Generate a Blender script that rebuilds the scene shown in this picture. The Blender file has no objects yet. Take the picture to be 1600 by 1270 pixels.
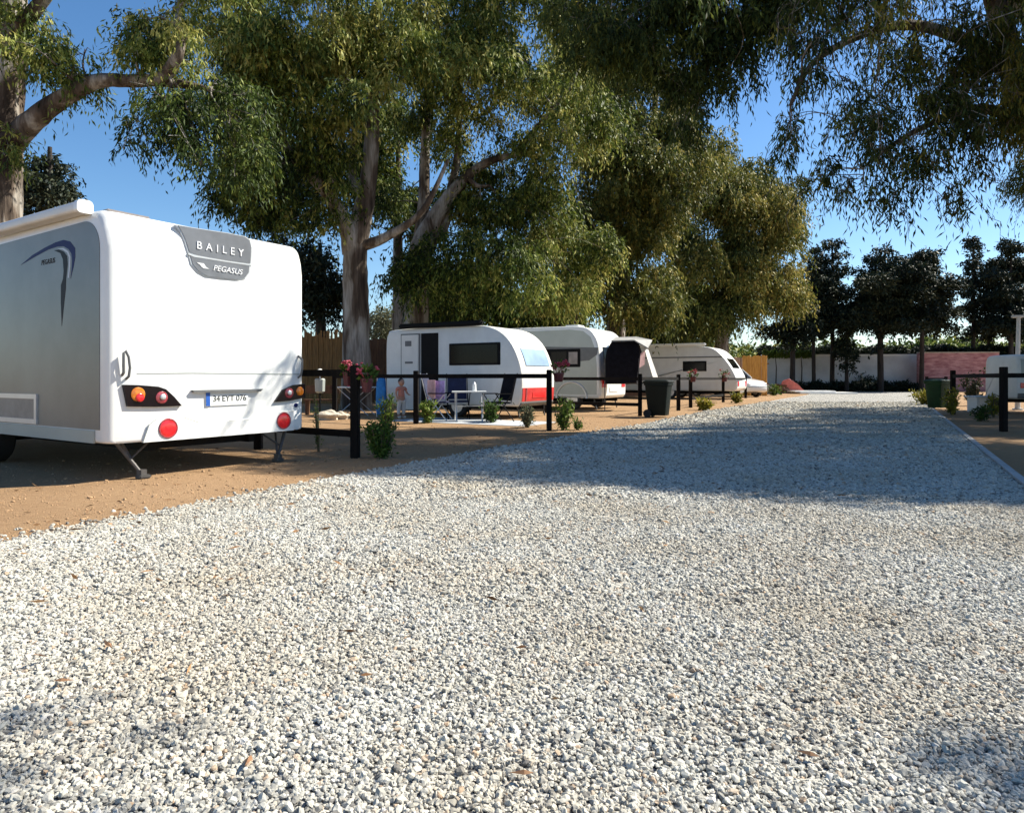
import bpy, bmesh, math, random
import numpy as np
from mathutils import Vector, Matrix

R = math.radians
random.seed(7)
C = bpy.context.scene.collection
scene = bpy.context.scene

# ------------------------------------------------------------------ camera, sky, sun, exposure
F, CX, HY, CAMH = 1060.0, 800.0, 590.0, 1.0          # focal length in photo pixels, horizon row, eye height
cam_d = bpy.data.cameras.new('camera')
cam_d.sensor_width = 36.0
cam_d.lens = F * 36.0 / 1600.0
cam_d.shift_y = -(635.0 - HY) / 1600.0
cam_d.clip_start, cam_d.clip_end = 0.05, 1500
cam = bpy.data.objects.new('camera', cam_d)
C.objects.link(cam)
cam.location = (0, 0, CAMH)
cam.rotation_euler = (R(90), 0, 0)
scene.camera = cam

SUN_AZ, SUN_EL = 70.0, 44.0                            # azimuth from +Y towards +X
SUN = Vector((math.sin(R(SUN_AZ)) * math.cos(R(SUN_EL)), math.cos(R(SUN_AZ)) * math.cos(R(SUN_EL)), math.sin(R(SUN_EL))))
world = bpy.data.worlds.new('World')
scene.world = world
world.use_nodes = True
wn = world.node_tree
sky = wn.nodes.new('ShaderNodeTexSky')
sky.sky_type = 'NISHITA'
sky.sun_disc = False
sky.sun_elevation = R(SUN_EL)
sky.sun_rotation = R(SUN_AZ)
sky.altitude = 0
sky.air_density = 1.0
sky.dust_density = 0.3
sky.ozone_density = 3.0
bg = wn.nodes['Background']
bg.inputs['Strength'].default_value = 0.076
hs = wn.nodes.new('ShaderNodeHueSaturation')
hs.inputs['Saturation'].default_value = 1.2
wn.links.new(sky.outputs['Color'], hs.inputs['Color'])
wn.links.new(hs.outputs['Color'], bg.inputs['Color'])

sl = bpy.data.lights.new('sun', 'SUN')
sl.energy = 5.0
sl.angle = R(0.5)
sl.color = (1.0, 0.94, 0.81)
so = bpy.data.objects.new('sun', sl)
C.objects.link(so)
so.rotation_euler = SUN.to_track_quat('Z', 'Y').to_euler()
so.location = (20, 8, 30)

vs = scene.view_settings
vs.view_transform = 'Standard'
vs.look = 'None'
vs.exposure = 1.15
vs.gamma = 1.0
vs.use_curve_mapping = False
scene.render.engine = 'CYCLES'
scene.cycles.max_bounces = 6
scene.cycles.diffuse_bounces = 3
scene.cycles.transparent_max_bounces = 4

# ------------------------------------------------------------------ helpers
def P(px, py, Y):
    return Vector(((px - CX) / F * Y, Y, CAMH + (HY - py) / F * Y))

def G(px, py, z=0.0):
    Y = F * (CAMH - z) / (py - HY)
    return Vector(((px - CX) / F * Y, Y, z))

class MB:
    """collects geometry, then links it as ONE mesh object"""
    def __init__(s):
        s.v, s.f = [], []
    def add(s, vs_, fs):
        n = len(s.v)
        s.v += [tuple(v) for v in vs_]
        s.f += [tuple(i + n for i in f) for f in fs]
        return s
    def box(s, c, d, rz=0.0, M=None):
        x, y, z = d[0] / 2, d[1] / 2, d[2] / 2
        vv = [Vector((a * x, b * y, e * z)) for e in (-1, 1) for b in (-1, 1) for a in (-1, 1)]
        if rz:
            rm = Matrix.Rotation(rz, 3, 'Z')
            vv = [rm @ v for v in vv]
        if M:
            vv = [M @ v for v in vv]
        vv = [v + Vector(c) for v in vv]
        return s.add(vv, [(0, 2, 3, 1), (4, 5, 7, 6), (0, 1, 5, 4), (2, 6, 7, 3), (0, 4, 6, 2), (1, 3, 7, 5)])
    def rbox(s, c, d, b=0.02, rz=0.0, seg=2):
        bm = bmesh.new()
        bmesh.ops.create_cube(bm, size=1.0)
        for v in bm.verts:
            v.co = Vector((v.co.x * d[0], v.co.y * d[1], v.co.z * d[2]))
        bmesh.ops.bevel(bm, geom=bm.edges[:], offset=b, segments=seg, affect='EDGES')
        rm = Matrix.Rotation(rz, 3, 'Z')
        bm.verts.ensure_lookup_table()
        n = len(s.v)
        for i, v in enumerate(bm.verts):
            v.index = i
            s.v.append(tuple(rm @ v.co + Vector(c)))
        for f in bm.faces:
            s.f.append(tuple(v.index + n for v in f.verts))
        bm.free()
        return s
    def tube(s, pts, rad, n=8, caps=True, jitter=0.0):
        pts = [Vector(p) for p in pts]
        if not hasattr(rad, '__len__'):
            rad = [rad] * len(pts)
        rings = []
        a = None
        for i, p in enumerate(pts):
            t = (pts[min(i + 1, len(pts) - 1)] - pts[max(i - 1, 0)])
            t = t.normalized() if t.length > 1e-9 else Vector((0, 0, 1))
            if a is None:
                a = t.orthogonal().normalized()
            else:
                a = (a - t * a.dot(t))
                a = a.normalized() if a.length > 1e-6 else t.orthogonal().normalized()
            b = t.cross(a)
            ring = []
            for k in range(n):
                q = 2 * math.pi * k / n
                r = rad[i] * (1 + (random.uniform(-jitter, jitter) if jitter else 0))
                ring.append(p + (a * math.cos(q) + b * math.sin(q)) * r)
            rings.append(ring)
        vv = [v for ring in rings for v in ring]
        ff = []
        for i in range(len(pts) - 1):
            for k in range(n):
                ff.append((i * n + k, i * n + (k + 1) % n, (i + 1) * n + (k + 1) % n, (i + 1) * n + k))
        if caps:
            ff.append(tuple(range(n - 1, -1, -1)))
            ff.append(tuple((len(pts) - 1) * n + k for k in range(n)))
        return s.add(vv, ff)
    def cyl(s, p0, p1, r0, r1=None, n=16):
        return s.tube([p0, p1], [r0, r0 if r1 is None else r1], n)
    def loft(s, secs, cap=True, closed=True):
        n = len(secs[0])
        vv = [v for sec in secs for v in sec]
        ff = []
        for i in range(len(secs) - 1):
            for k in range(n if closed else n - 1):
                ff.append((i * n + k, i * n + (k + 1) % n, (i + 1) * n + (k + 1) % n, (i + 1) * n + k))
        if cap:
            ff.append(tuple(range(n - 1, -1, -1)))
            ff.append(tuple((len(secs) - 1) * n + k for k in range(n)))
        return s.add(vv, ff)
    def prism(s, pts, nrm, d0, d1):
        """polygon pts (3-D, planar) pushed out along nrm from d0 to d1"""
        nrm = Vector(nrm)
        a = [Vector(p) + nrm * d0 for p in pts]
        b = [Vector(p) + nrm * d1 for p in pts]
        n = len(pts)
        ff = [tuple(range(n)), tuple(range(2 * n - 1, n - 1, -1))]
        ff += [(i, i + n, (i + 1) % n + n, (i + 1) % n) for i in range(n)]
        return s.add(a + b, ff)
    def ell(s, c, r, n=12, m=8, M=None):
        vv, ff = [], []
        for j in range(m + 1):
            th = math.pi * j / m
            for k in range(n):
                ph = 2 * math.pi * k / n
                v = Vector((math.sin(th) * math.cos(ph) * r[0], math.sin(th) * math.sin(ph) * r[1], math.cos(th) * r[2]))
                if M:
                    v = M @ v
                vv.append(v + Vector(c))
        for j in range(m):
            for k in range(n):
                ff.append((j * n + k, (j + 1) * n + k, (j + 1) * n + (k + 1) % n, j * n + (k + 1) % n))
        return s.add(vv, ff)
    def build(s, name, m, parent=None, smooth=False, sharp=35):
        me = bpy.data.meshes.new(name)
        me.from_pydata(s.v, [], s.f)
        bm = bmesh.new()
        bm.from_mesh(me)
        bmesh.ops.recalc_face_normals(bm, faces=bm.faces)
        bm.to_mesh(me)
        bm.free()
        if smooth:
            me.shade_smooth()
            me.set_sharp_from_angle(angle=R(sharp))
        me.materials.append(m)
        o = bpy.data.objects.new(name, me)
        C.objects.link(o)
        if parent is not None:
            o.parent = parent
        return o

def tag(o, label=None, cat=None, group=None, kind=None):
    if label: o['label'] = label
    if cat: o['category'] = cat
    if group: o['group'] = group
    if kind: o['kind'] = kind
    return o

def thing(name, label, cat, loc=(0, 0, 0), rz=0.0, group=None):
    o = bpy.data.objects.new(name, None)
    o.empty_display_size = 0.2
    C.objects.link(o)
    o.location = loc
    o.rotation_euler = (0, 0, rz)
    return tag(o, label, cat, group)

def copy_tree(o, parent=None):
    c = o.copy()
    C.objects.link(c)
    if parent is not None:
        c.parent = parent
    for ch in [q for q in scene.objects if q.parent == o]:
        copy_tree(ch, c)
    return c

def catmull(pts, sub=4):
    """pts: list of tuples (any dimension) -> smooth resampled list"""
    a = [np.array(p, float) for p in pts]
    out = []
    for i in range(len(a) - 1):
        p0, p1, p2, p3 = a[max(i - 1, 0)], a[i], a[i + 1], a[min(i + 2, len(a) - 1)]
        for k in range(sub):
            t = k / sub
            out.append(0.5 * ((2 * p1) + (-p0 + p2) * t + (2 * p0 - 5 * p1 + 4 * p2 - p3) * t * t + (-p0 + 3 * p1 - 3 * p2 + p3) * t ** 3))
    out.append(a[-1])
    return out

# ------------------------------------------------------------------ materials
def newmat(name):
    m = bpy.data.materials.new(name)
    m.use_nodes = True
    nt = m.node_tree
    return m, nt, nt.nodes['Principled BSDF']

def mat(name, col, rough=0.5, metal=0.0, var=0.12, scale=6.0, bump=0.0, bscale=40.0, spec=0.5, coat=0.0, stretch=(1, 1, 1), col2=None, trans=0.0):
    m, nt, b = newmat(name)
    N, L = nt.nodes, nt.links
    tc = N.new('ShaderNodeTexCoord')
    mp = N.new('ShaderNodeMapping')
    mp.inputs['Scale'].default_value = stretch
    L.new(tc.outputs['Object'], mp.inputs['Vector'])
    nz = N.new('ShaderNodeTexNoise')
    nz.inputs['Scale'].default_value = scale
    nz.inputs['Detail'].default_value = 6
    nz.inputs['Roughness'].default_value = 0.6
    L.new(mp.outputs[0], nz.inputs['Vector'])
    cr = N.new('ShaderNodeValToRGB')
    c2 = col2 or tuple(min(1, c * (1 + var)) for c in col)
    c1 = col if col2 else tuple(c * (1 - var) for c in col)
    cr.color_ramp.elements[0].position, cr.color_ramp.elements[1].position = 0.32, 0.68
    cr.color_ramp.elements[0].color = (*c1, 1)
    cr.color_ramp.elements[1].color = (*c2, 1)
    L.new(nz.outputs['Fac'], cr.inputs['Fac'])
    L.new(cr.outputs['Color'], b.inputs['Base Color'])
    b.inputs['Roughness'].default_value = rough
    b.inputs['Metallic'].default_value = metal
    b.inputs['Specular IOR Level'].default_value = spec
    b.inputs['Coat Weight'].default_value = coat
    b.inputs['Transmission Weight'].default_value = trans
    if bump:
        n2 = N.new('ShaderNodeTexNoise')
        n2.inputs['Scale'].default_value = bscale
        n2.inputs['Detail'].default_value = 5
        L.new(mp.outputs[0], n2.inputs['Vector'])
        bp = N.new('ShaderNodeBump')
        bp.inputs['Strength'].default_value = bump
        bp.inputs['Distance'].default_value = 0.02
        L.new(n2.outputs['Fac'], bp.inputs['Height'])
        L.new(bp.outputs['Normal'], b.inputs['Normal'])
    return m

def leafmat(name, stops, transl=0.3, rough=0.6):
    """leaf colour from the per-leaf attribute 'tint'"""
    m, nt, b = newmat(name)
    N, L = nt.nodes, nt.links
    at = N.new('ShaderNodeAttribute')
    at.attribute_name = 'tint'
    cr = N.new('ShaderNodeValToRGB')
    e = cr.color_ramp.elements
    e[0].position, e[0].color = stops[0][0], (*stops[0][1], 1)
    e[1].position, e[1].color = stops[-1][0], (*stops[-1][1], 1)
    for p_, c_ in stops[1:-1]:
        q = e.new(p_)
        q.color = (*c_, 1)
    L.new(at.outputs['Fac'], cr.inputs['Fac'])
    L.new(cr.outputs['Color'], b.inputs['Base Color'])
    b.inputs['Roughness'].default_value = rough
    b.inputs['Specular IOR Level'].default_value = 0.18
    tr = N.new('ShaderNodeBsdfTranslucent')
    L.new(cr.outputs['Color'], tr.inputs['Color'])
    mx = N.new('ShaderNodeMixShader')
    mx.inputs['Fac'].default_value = transl
    L.new(b.outputs[0], mx.inputs[1])
    L.new(tr.outputs[0], mx.inputs[2])
    L.new(mx.outputs[0], N['Material Output'].inputs['Surface'])
    return m

def barkmat(name):
    m, nt, b = newmat(name)
    N, L = nt.nodes, nt.links
    tc = N.new('ShaderNodeTexCoord')
    def nz(scale, st, det=5):
        mp = N.new('ShaderNodeMapping'); mp.inputs['Scale'].default_value = st
        n = N.new('ShaderNodeTexNoise'); n.inputs['Scale'].default_value = scale; n.inputs['Detail'].default_value = det; n.inputs['Distortion'].default_value = .6
        L.new(tc.outputs['Object'], mp.inputs['Vector']); L.new(mp.outputs[0], n.inputs['Vector'])
        return n
    big, fine = nz(1.5, (1.5, 1.5, .38)), nz(7, (2.2, 2.2, .22), 8)
    def ramp(n, stops):
        c = N.new('ShaderNodeValToRGB'); e = c.color_ramp.elements
        e[0].position, e[0].color = stops[0][0], (*stops[0][1], 1); e[1].position, e[1].color = stops[-1][0], (*stops[-1][1], 1)
        for p_, q_ in stops[1:-1]:
            e.new(p_).color = (*q_, 1)
        L.new(n.outputs['Fac'], c.inputs['Fac'])
        return c
    c1 = ramp(big, [(.30, (.045, .032, .025)), (.46, (.13, .10, .078)), (.53, (.30, .27, .235)), (.70, (.44, .42, .39))])
    c2 = ramp(fine, [(.30, (.42, .40, .38)), (.62, (1, 1, 1))])
    mx = N.new('ShaderNodeMix'); mx.data_type = 'RGBA'; mx.blend_type = 'MULTIPLY'; mx.inputs['Factor'].default_value = .9
    L.new(c1.outputs[0], mx.inputs['A']); L.new(c2.outputs[0], mx.inputs['B']); L.new(mx.outputs['Result'], b.inputs['Base Color'])
    b.inputs['Roughness'].default_value = .85; b.inputs['Specular IOR Level'].default_value = .2
    bp = N.new('ShaderNodeBump'); bp.inputs['Strength'].default_value = .9; bp.inputs['Distance'].default_value = .04
    L.new(fine.outputs['Fac'], bp.inputs['Height']); L.new(bp.outputs[0], b.inputs['Normal'])
    return m

M = {}
M['gelcoat'] = mat('white_gelcoat', (0.78, 0.79, 0.78), 0.28, var=0.03, scale=2.0, coat=0.3)
M['offwhite'] = mat('aged_white_panel', (0.68, 0.68, 0.65), 0.42, var=0.06, scale=3.0)
M['silver'] = mat('silver_grey_panel', (0.165, 0.17, 0.165), 0.30, metal=0.08, var=0.2, scale=1.0, spec=0.4)
M['palesilver'] = mat('pale_silver_panel', (0.36, 0.39, 0.37), 0.4, metal=0.1, var=0.06, scale=2.0)
M['greytrim'] = mat('grey_plastic_trim', (0.12, 0.125, 0.13), 0.5, var=0.1)
M['badgegrey'] = mat('badge_grey', (0.19, 0.20, 0.22), 0.3, metal=0.3, var=0.12, scale=5)
M['badgelight'] = mat('badge_edge_silver', (0.62, 0.64, 0.66), 0.3, metal=0.4, var=0.05)
M['chrome'] = mat('bright_lettering', (0.85, 0.86, 0.88), 0.3, metal=0.2, var=0.03)
M['black'] = mat('black_plastic', (0.005, 0.005, 0.006), 0.6, var=0.2, spec=0.12)
M['lampblack'] = mat('smoked_lamp_housing', (0.006, 0.003, 0.005), 0.2, var=0.2, spec=0.25)
M['amber'] = mat('amber_lens', (0.55, 0.16, 0.012), 0.2, var=0.3, scale=30, coat=0.5)
M['redlens'] = mat('red_lens', (0.72, 0.02, 0.025), 0.2, var=0.2, scale=30, coat=0.5)
M['tailred'] = mat('faded_red_tail_panel', (0.50, 0.03, 0.03), 0.35, var=0.25, scale=5)
M['pinklens'] = mat('clear_red_lens', (0.30, 0.05, 0.06), 0.2, var=0.4, scale=40, coat=0.5)
M['glass'] = mat('dark_tinted_acrylic', (0.004, 0.0045, 0.005), 0.12, var=0.2, spec=0.14)
M['blueglass'] = mat('pale_blue_acrylic', (0.26, 0.36, 0.47), 0.18, var=0.25, scale=1.5, coat=0.3)  # pale blue pane colour, slightly mottled
M['rubber'] = mat('tyre_rubber', (0.02, 0.02, 0.02), 0.85, var=0.2)
M['steel'] = mat('galvanised_steel', (0.085, 0.08, 0.078), 0.55, metal=0.4, var=0.25, scale=15)
M['alloy'] = mat('alloy_rim', (0.55, 0.56, 0.58), 0.35, metal=0.8, var=0.1)
M['plate'] = mat('plate_white', (0.75, 0.77, 0.76), 0.4, var=0.04)
M['plateblue'] = mat('plate_blue', (0.02, 0.10, 0.42), 0.4, var=0.05)
M['decalblue'] = mat('navy_decal', (0.006, 0.012, 0.09), 0.5, var=0.1, spec=0.15)
M['decaldark'] = mat('charcoal_decal', (0.006, 0.007, 0.012), 0.5, var=0.1, spec=0.15)
M['decalpale'] = mat('pale_decal', (0.48, 0.50, 0.55), 0.35, var=0.05)
M['hatch'] = mat('hatch_brown_grey', (0.24, 0.21, 0.20), 0.4, var=0.2, scale=5)
M['postwood'] = mat('dark_stained_timber', (0.008, 0.0065, 0.006), 0.85, spec=0.15, var=0.4, scale=10, bump=0.4, stretch=(1, 1, .15))
M['bin'] = mat('dark_green_bin_plastic', (0.002, 0.006, 0.004), 0.55, spec=0.2, var=0.25, scale=4)
M['binlight'] = mat('green_bin_plastic', (0.008, 0.035, 0.010), 0.6, spec=0.2, var=0.25, scale=4)
M['reed'] = mat('golden_reed_screen', (0.12, 0.055, 0.016), 0.8, scale=9, bump=0.6, bscale=30, stretch=(6, 6, .25), col2=(0.34, 0.18, 0.055))
M['plank'] = mat('brown_fence_boards', (0.075, 0.032, 0.014), 0.75, scale=8, bump=0.4, stretch=(3, 3, .3), col2=(0.17, 0.075, 0.03))
M['orange'] = mat('orange_timber_screen', (0.33, 0.13, 0.015), 0.7, scale=5, bump=0.3, stretch=(4, 4, .3), col2=(0.58, 0.28, 0.05))
M['whitewall'] = mat('whitewashed_render', (0.62, 0.64, 0.66), 0.85, var=0.16, scale=0.7, bump=0.3, bscale=6)
M['pinkwall'] = mat('pink_stone_wall', (0.26, 0.085, 0.095), 0.9, scale=2.4, bump=0.9, bscale=5, stretch=(.7, .7, 2.6), col2=(0.60, 0.33, 0.31))
M['pot'] = mat('terracotta', (0.30, 0.09, 0.05), 0.8, var=0.2)
M['potdark'] = mat('dark_red_plastic_pot', (0.10, 0.015, 0.02), 0.5, var=0.2)
M['whiteplastic'] = mat('white_plastic', (0.72, 0.73, 0.72), 0.4, var=0.05)
M['alutube'] = mat('aluminium_tube', (0.6, 0.6, 0.6), 0.35, metal=0.7, var=0.08)
M['bluefabric'] = mat('bright_blue_fabric', (0.02, 0.20, 0.52), 0.7, var=0.25, scale=8, bump=0.3)
M['darkfabric'] = mat('charcoal_fabric', (0.008, 0.008, 0.012), 0.9, spec=0.1, var=0.3, scale=8, bump=0.3)
M['navyfabric'] = mat('navy_fabric', (0.014, 0.02, 0.06), 0.85, var=0.3, scale=8)
M['lilac'] = mat('lilac_towel', (0.33, 0.24, 0.50), 0.9, var=0.3, scale=14, bump=0.4)
M['pinkcloth'] = mat('pale_pink_cloth', (0.66, 0.42, 0.42), 0.9, var=0.2, scale=9)
M['redcloth'] = mat('red_cloth', (0.55, 0.06, 0.06), 0.9, var=0.3, scale=9)
M['tarp'] = mat('red_tarpaulin', (0.46, 0.10, 0.07), 0.6, var=0.3, scale=3, bump=0.4, bscale=8)
M['greyfabric'] = mat('grey_awning_fabric', (0.26, 0.26, 0.26), 0.8, var=0.12, scale=5)
M['whitefabric'] = mat('white_canvas', (0.74, 0.72, 0.70), 0.8, var=0.06, scale=5)
M['mat'] = mat('pale_grey_groundsheet', (0.40, 0.42, 0.44), 0.8, var=0.15, scale=6)
M['skin'] = mat('skin', (0.50, 0.27, 0.18), 0.55, var=0.08, scale=8)
M['hair'] = mat('dark_hair', (0.03, 0.018, 0.012), 0.6, var=0.3, scale=20)
M['coral'] = mat('coral_shirt', (0.62, 0.24, 0.17), 0.85, var=0.12, scale=10)
M['whitecloth'] = mat('white_cotton', (0.68, 0.68, 0.66), 0.9, var=0.06, scale=10)
M['carpaint'] = mat('white_car_paint', (0.72, 0.74, 0.75), 0.2, var=0.03, coat=0.6)
M['polepaint'] = mat('pale_grey_pole', (0.52, 0.53, 0.54), 0.5, var=0.08)
M['slab'] = mat('white_marble_slab', (0.80, 0.79, 0.76), 0.5, var=0.05, scale=3)
M['bench'] = mat('pale_bluish_plank', (0.52, 0.58, 0.64), 0.6, var=0.12, scale=5, stretch=(.3, 3, 3))
M['kerb'] = mat('concrete_edging', (0.34, 0.34, 0.34), 0.9, var=0.18, scale=6, bump=0.3)
M['stonepale'] = mat('pale_field_stone', (0.45, 0.40, 0.32), 0.9, var=0.2, scale=6, bump=0.5)
M['bark'] = barkmat('eucalyptus_bark')
M['barkdark'] = mat('dark_bark', (0.016, 0.012, 0.011), 0.9, scale=5, bump=0.7, bscale=14, stretch=(2, 2, .4), col2=(0.05, 0.038, 0.03))
M['twig'] = mat('brown_stem', (0.09, 0.07, 0.04), 0.8, var=0.3)
M['dryleaf'] = mat('dry_brown_leaf', (0.13, 0.06, 0.028), 0.8, scale=30, col2=(0.30, 0.16, 0.075))
M['pinkflower'] = mat('geranium_pink', (0.40, 0.045, 0.075), 0.7, var=0.4, scale=30)

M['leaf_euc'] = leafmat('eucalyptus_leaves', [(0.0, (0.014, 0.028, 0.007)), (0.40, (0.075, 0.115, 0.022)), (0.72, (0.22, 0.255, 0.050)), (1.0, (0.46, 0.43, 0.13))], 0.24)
M['leaf_gold'] = leafmat('golden_eucalyptus_leaves', [(0.0, (0.018, 0.026, 0.007)), (0.4, (0.075, 0.098, 0.022)), (0.75, (0.20, 0.20, 0.045)), (1.0, (0.42, 0.34, 0.10))], 0.22)
M['leaf_dark'] = leafmat('dark_evergreen_leaves', [(0.0, (0.007, 0.014, 0.010)), (0.6, (0.020, 0.032, 0.018)), (1.0, (0.055, 0.062, 0.032))], 0.1)
M['leaf_hang'] = leafmat('drooping_leaves', [(0.0, (0.018, 0.034, 0.012)), (0.5, (0.075, 0.105, 0.026)), (0.85, (0.17, 0.18, 0.035)), (1.0, (0.28, 0.24, 0.05))], 0.38)
M['leaf_olive'] = leafmat('olive_leaves', [(0.0, (0.06, 0.075, 0.04)), (0.6, (0.16, 0.175, 0.10)), (1.0, (0.28, 0.28, 0.18))], 0.2)
M['leaf_bush'] = leafmat('fresh_bush_leaves', [(0.0, (0.020, 0.045, 0.010)), (0.6, (0.07, 0.13, 0.022)), (1.0, (0.17, 0.22, 0.04))], 0.3)
M['leaf_yellow'] = leafmat('yellow_green_leaves', [(0.0, (0.09, 0.10, 0.015)), (0.6, (0.24, 0.22, 0.03)), (1.0, (0.40, 0.33, 0.05))], 0.3)

def ground_mat():
    m, nt, b = newmat('sandy_earth')
    N, L = nt.nodes, nt.links
    tc = N.new('ShaderNodeTexCoord')
    def noise(s, d=8, r=0.6):
        n = N.new('ShaderNodeTexNoise')
        n.inputs['Scale'].default_value = s
        n.inputs['Detail'].default_value = d
        n.inputs['Roughness'].default_value = r
        L.new(tc.outputs['Object'], n.inputs['Vector'])
        return n
    a, f, g = noise(0.45), noise(14, 10, 0.7), noise(90, 4)
    cr = N.new('ShaderNodeValToRGB')
    e = cr.color_ramp.elements
    e[0].position, e[0].color = 0.3, (0.24, 0.142, 0.072, 1)
    e[1].position, e[1].color = 0.72, (0.40, 0.26, 0.145, 1)
    ad = N.new('ShaderNodeMath'); ad.operation = 'ADD'
    m1 = N.new('ShaderNodeMath'); m1.operation = 'MULTIPLY'; m1.inputs[1].default_value = 0.45
    m2 = N.new('ShaderNodeMath'); m2.operation = 'MULTIPLY'; m2.inputs[1].default_value = 0.55
    L.new(a.outputs['Fac'], m1.inputs[0]); L.new(f.outputs['Fac'], m2.inputs[0])
    L.new(m1.outputs[0], ad.inputs[0]); L.new(m2.outputs[0], ad.inputs[1])
    L.new(ad.outputs[0], cr.inputs['Fac'])
    L.new(cr.outputs[0], b.inputs['Base Color'])
    b.inputs['Roughness'].default_value = 0.95
    b.inputs['Specular IOR Level'].default_value = 0.2
    bp = N.new('ShaderNodeBump'); bp.inputs['Strength'].default_value = 0.8; bp.inputs['Distance'].default_value = 0.03
    a2 = N.new('ShaderNodeMath'); a2.operation = 'ADD'
    L.new(f.outputs['Fac'], a2.inputs[0]); L.new(g.outputs['Fac'], a2.inputs[1])
    L.new(a2.outputs[0], bp.inputs['Height']); L.new(bp.outputs[0], b.inputs['Normal'])
    return m

def gravel_mat():
    m, nt, b = newmat('crushed_limestone_bed')
    N, L = nt.nodes, nt.links
    tc = N.new('ShaderNodeTexCoord')
    vo = N.new('ShaderNodeTexVoronoi'); vo.inputs['Scale'].default_value = 34
    vd = N.new('ShaderNodeTexVoronoi'); vd.feature = 'DISTANCE_TO_EDGE'; vd.inputs['Scale'].default_value = 34
    L.new(tc.outputs['Object'], vo.inputs['Vector']); L.new(tc.outputs['Object'], vd.inputs['Vector'])
    sep = N.new('ShaderNodeSeparateColor'); L.new(vo.outputs['Color'], sep.inputs[0])
    cr = N.new('ShaderNodeValToRGB')
    e = cr.color_ramp.elements
    e[0].position, e[0].color = 0.0, (0.13, 0.13, 0.135, 1)
    e[1].position, e[1].color = 1.0, (0.54, 0.52, 0.48, 1)
    q = e.new(0.35); q.color = (0.37, 0.355, 0.325, 1)
    L.new(sep.outputs[0], cr.inputs['Fac'])
    gap = N.new('ShaderNodeValToRGB')
    gap.color_ramp.elements[0].position, gap.color_ramp.elements[0].color = 0.02, (0.16, 0.155, 0.15, 1)
    gap.color_ramp.elements[1].position, gap.color_ramp.elements[1].color = 0.16, (1, 1, 1, 1)
    L.new(vd.outputs['Distance'], gap.inputs['Fac'])
    mx = N.new('ShaderNodeMix'); mx.data_type = 'RGBA'; mx.blend_type = 'MULTIPLY'; mx.inputs['Factor'].default_value = 1.0
    L.new(cr.outputs[0], mx.inputs['A']); L.new(gap.outputs[0], mx.inputs['B'])
    L.new(mx.outputs['Result'], b.inputs['Base Color'])
    b.inputs['Roughness'].default_value = 0.9
    bp = N.new('ShaderNodeBump'); bp.inputs['Strength'].default_value = 1.0; bp.inputs['Distance'].default_value = 0.02
    L.new(vd.outputs['Distance'], bp.inputs['Height']); L.new(bp.outputs[0], b.inputs['Normal'])
    return m

def stone_mat():
    m, nt, b = newmat('limestone_chips')
    N, L = nt.nodes, nt.links
    oi = N.new('ShaderNodeObjectInfo')
    cr = N.new('ShaderNodeValToRGB')
    e = cr.color_ramp.elements
    e[0].position, e[0].color = 0.0, (0.16, 0.155, 0.15, 1)
    e[1].position, e[1].color = 1.0, (0.70, 0.68, 0.64, 1)
    for p_, c_ in ((0.08, (0.31, 0.30, 0.27)), (0.30, (0.49, 0.475, 0.425)), (0.70, (0.59, 0.575, 0.515)), (0.90, (0.54, 0.52, 0.455)), (0.925, (0.44, 0.32, 0.22)), (0.95, (0.50, 0.45, 0.38)), (0.96, (0.62, 0.60, 0.56))):
        q = e.new(p_); q.color = (*c_, 1)
    L.new(oi.outputs['Random'], cr.inputs['Fac'])
    tc = N.new('ShaderNodeTexCoord')
    nz = N.new('ShaderNodeTexNoise'); nz.inputs['Scale'].default_value = 1.5
    L.new(tc.outputs['Object'], nz.inputs['Vector'])
    mx = N.new('ShaderNodeMix'); mx.data_type = 'RGBA'; mx.blend_type = 'MULTIPLY'; mx.inputs['Factor'].default_value = 0.35
    L.new(cr.outputs[0], mx.inputs['A']); L.new(nz.outputs['Fac'], mx.inputs['B'])
    dirt = N.new('ShaderNodeTexNoise'); dirt.inputs['Scale'].default_value = 1.1; dirt.inputs['Detail'].default_value = 6   # earthy patches
    L.new(oi.outputs['Location'], dirt.inputs['Vector'])
    dr_ = N.new('ShaderNodeValToRGB')
    dr_.color_ramp.elements[0].position, dr_.color_ramp.elements[0].color = 0.40, (1, 1, 1, 1)
    dr_.color_ramp.elements[1].position, dr_.color_ramp.elements[1].color = 0.72, (0.90, 0.83, 0.74, 1)
    L.new(dirt.outputs['Fac'], dr_.inputs['Fac'])
    m2 = N.new('ShaderNodeMix'); m2.data_type = 'RGBA'; m2.blend_type = 'MULTIPLY'; m2.inputs['Factor'].default_value = 1.0
    L.new(mx.outputs['Result'], m2.inputs['A']); L.new(dr_.outputs[0], m2.inputs['B'])
    L.new(m2.outputs['Result'], b.inputs['Base Color'])
    b.inputs['Roughness'].default_value = 0.85
    b.inputs['Specular IOR Level'].default_value = 0.3
    return m

M['ground'], M['gravel'], M['stone'] = ground_mat(), gravel_mat(), stone_mat()
M['clod'] = mat('sandy_clod', (0.38, 0.24, 0.13), 0.95, var=0.3, scale=2)

# ------------------------------------------------------------------ the ground, the gravel road and its edging
g = MB()
g.add([(-400, -60, 0), (400, -60, 0), (400, 500, 0), (-400, 500, 0)], [(0, 1, 2, 3)])
tag(g.build('ground', M['ground']), kind='structure')

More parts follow.
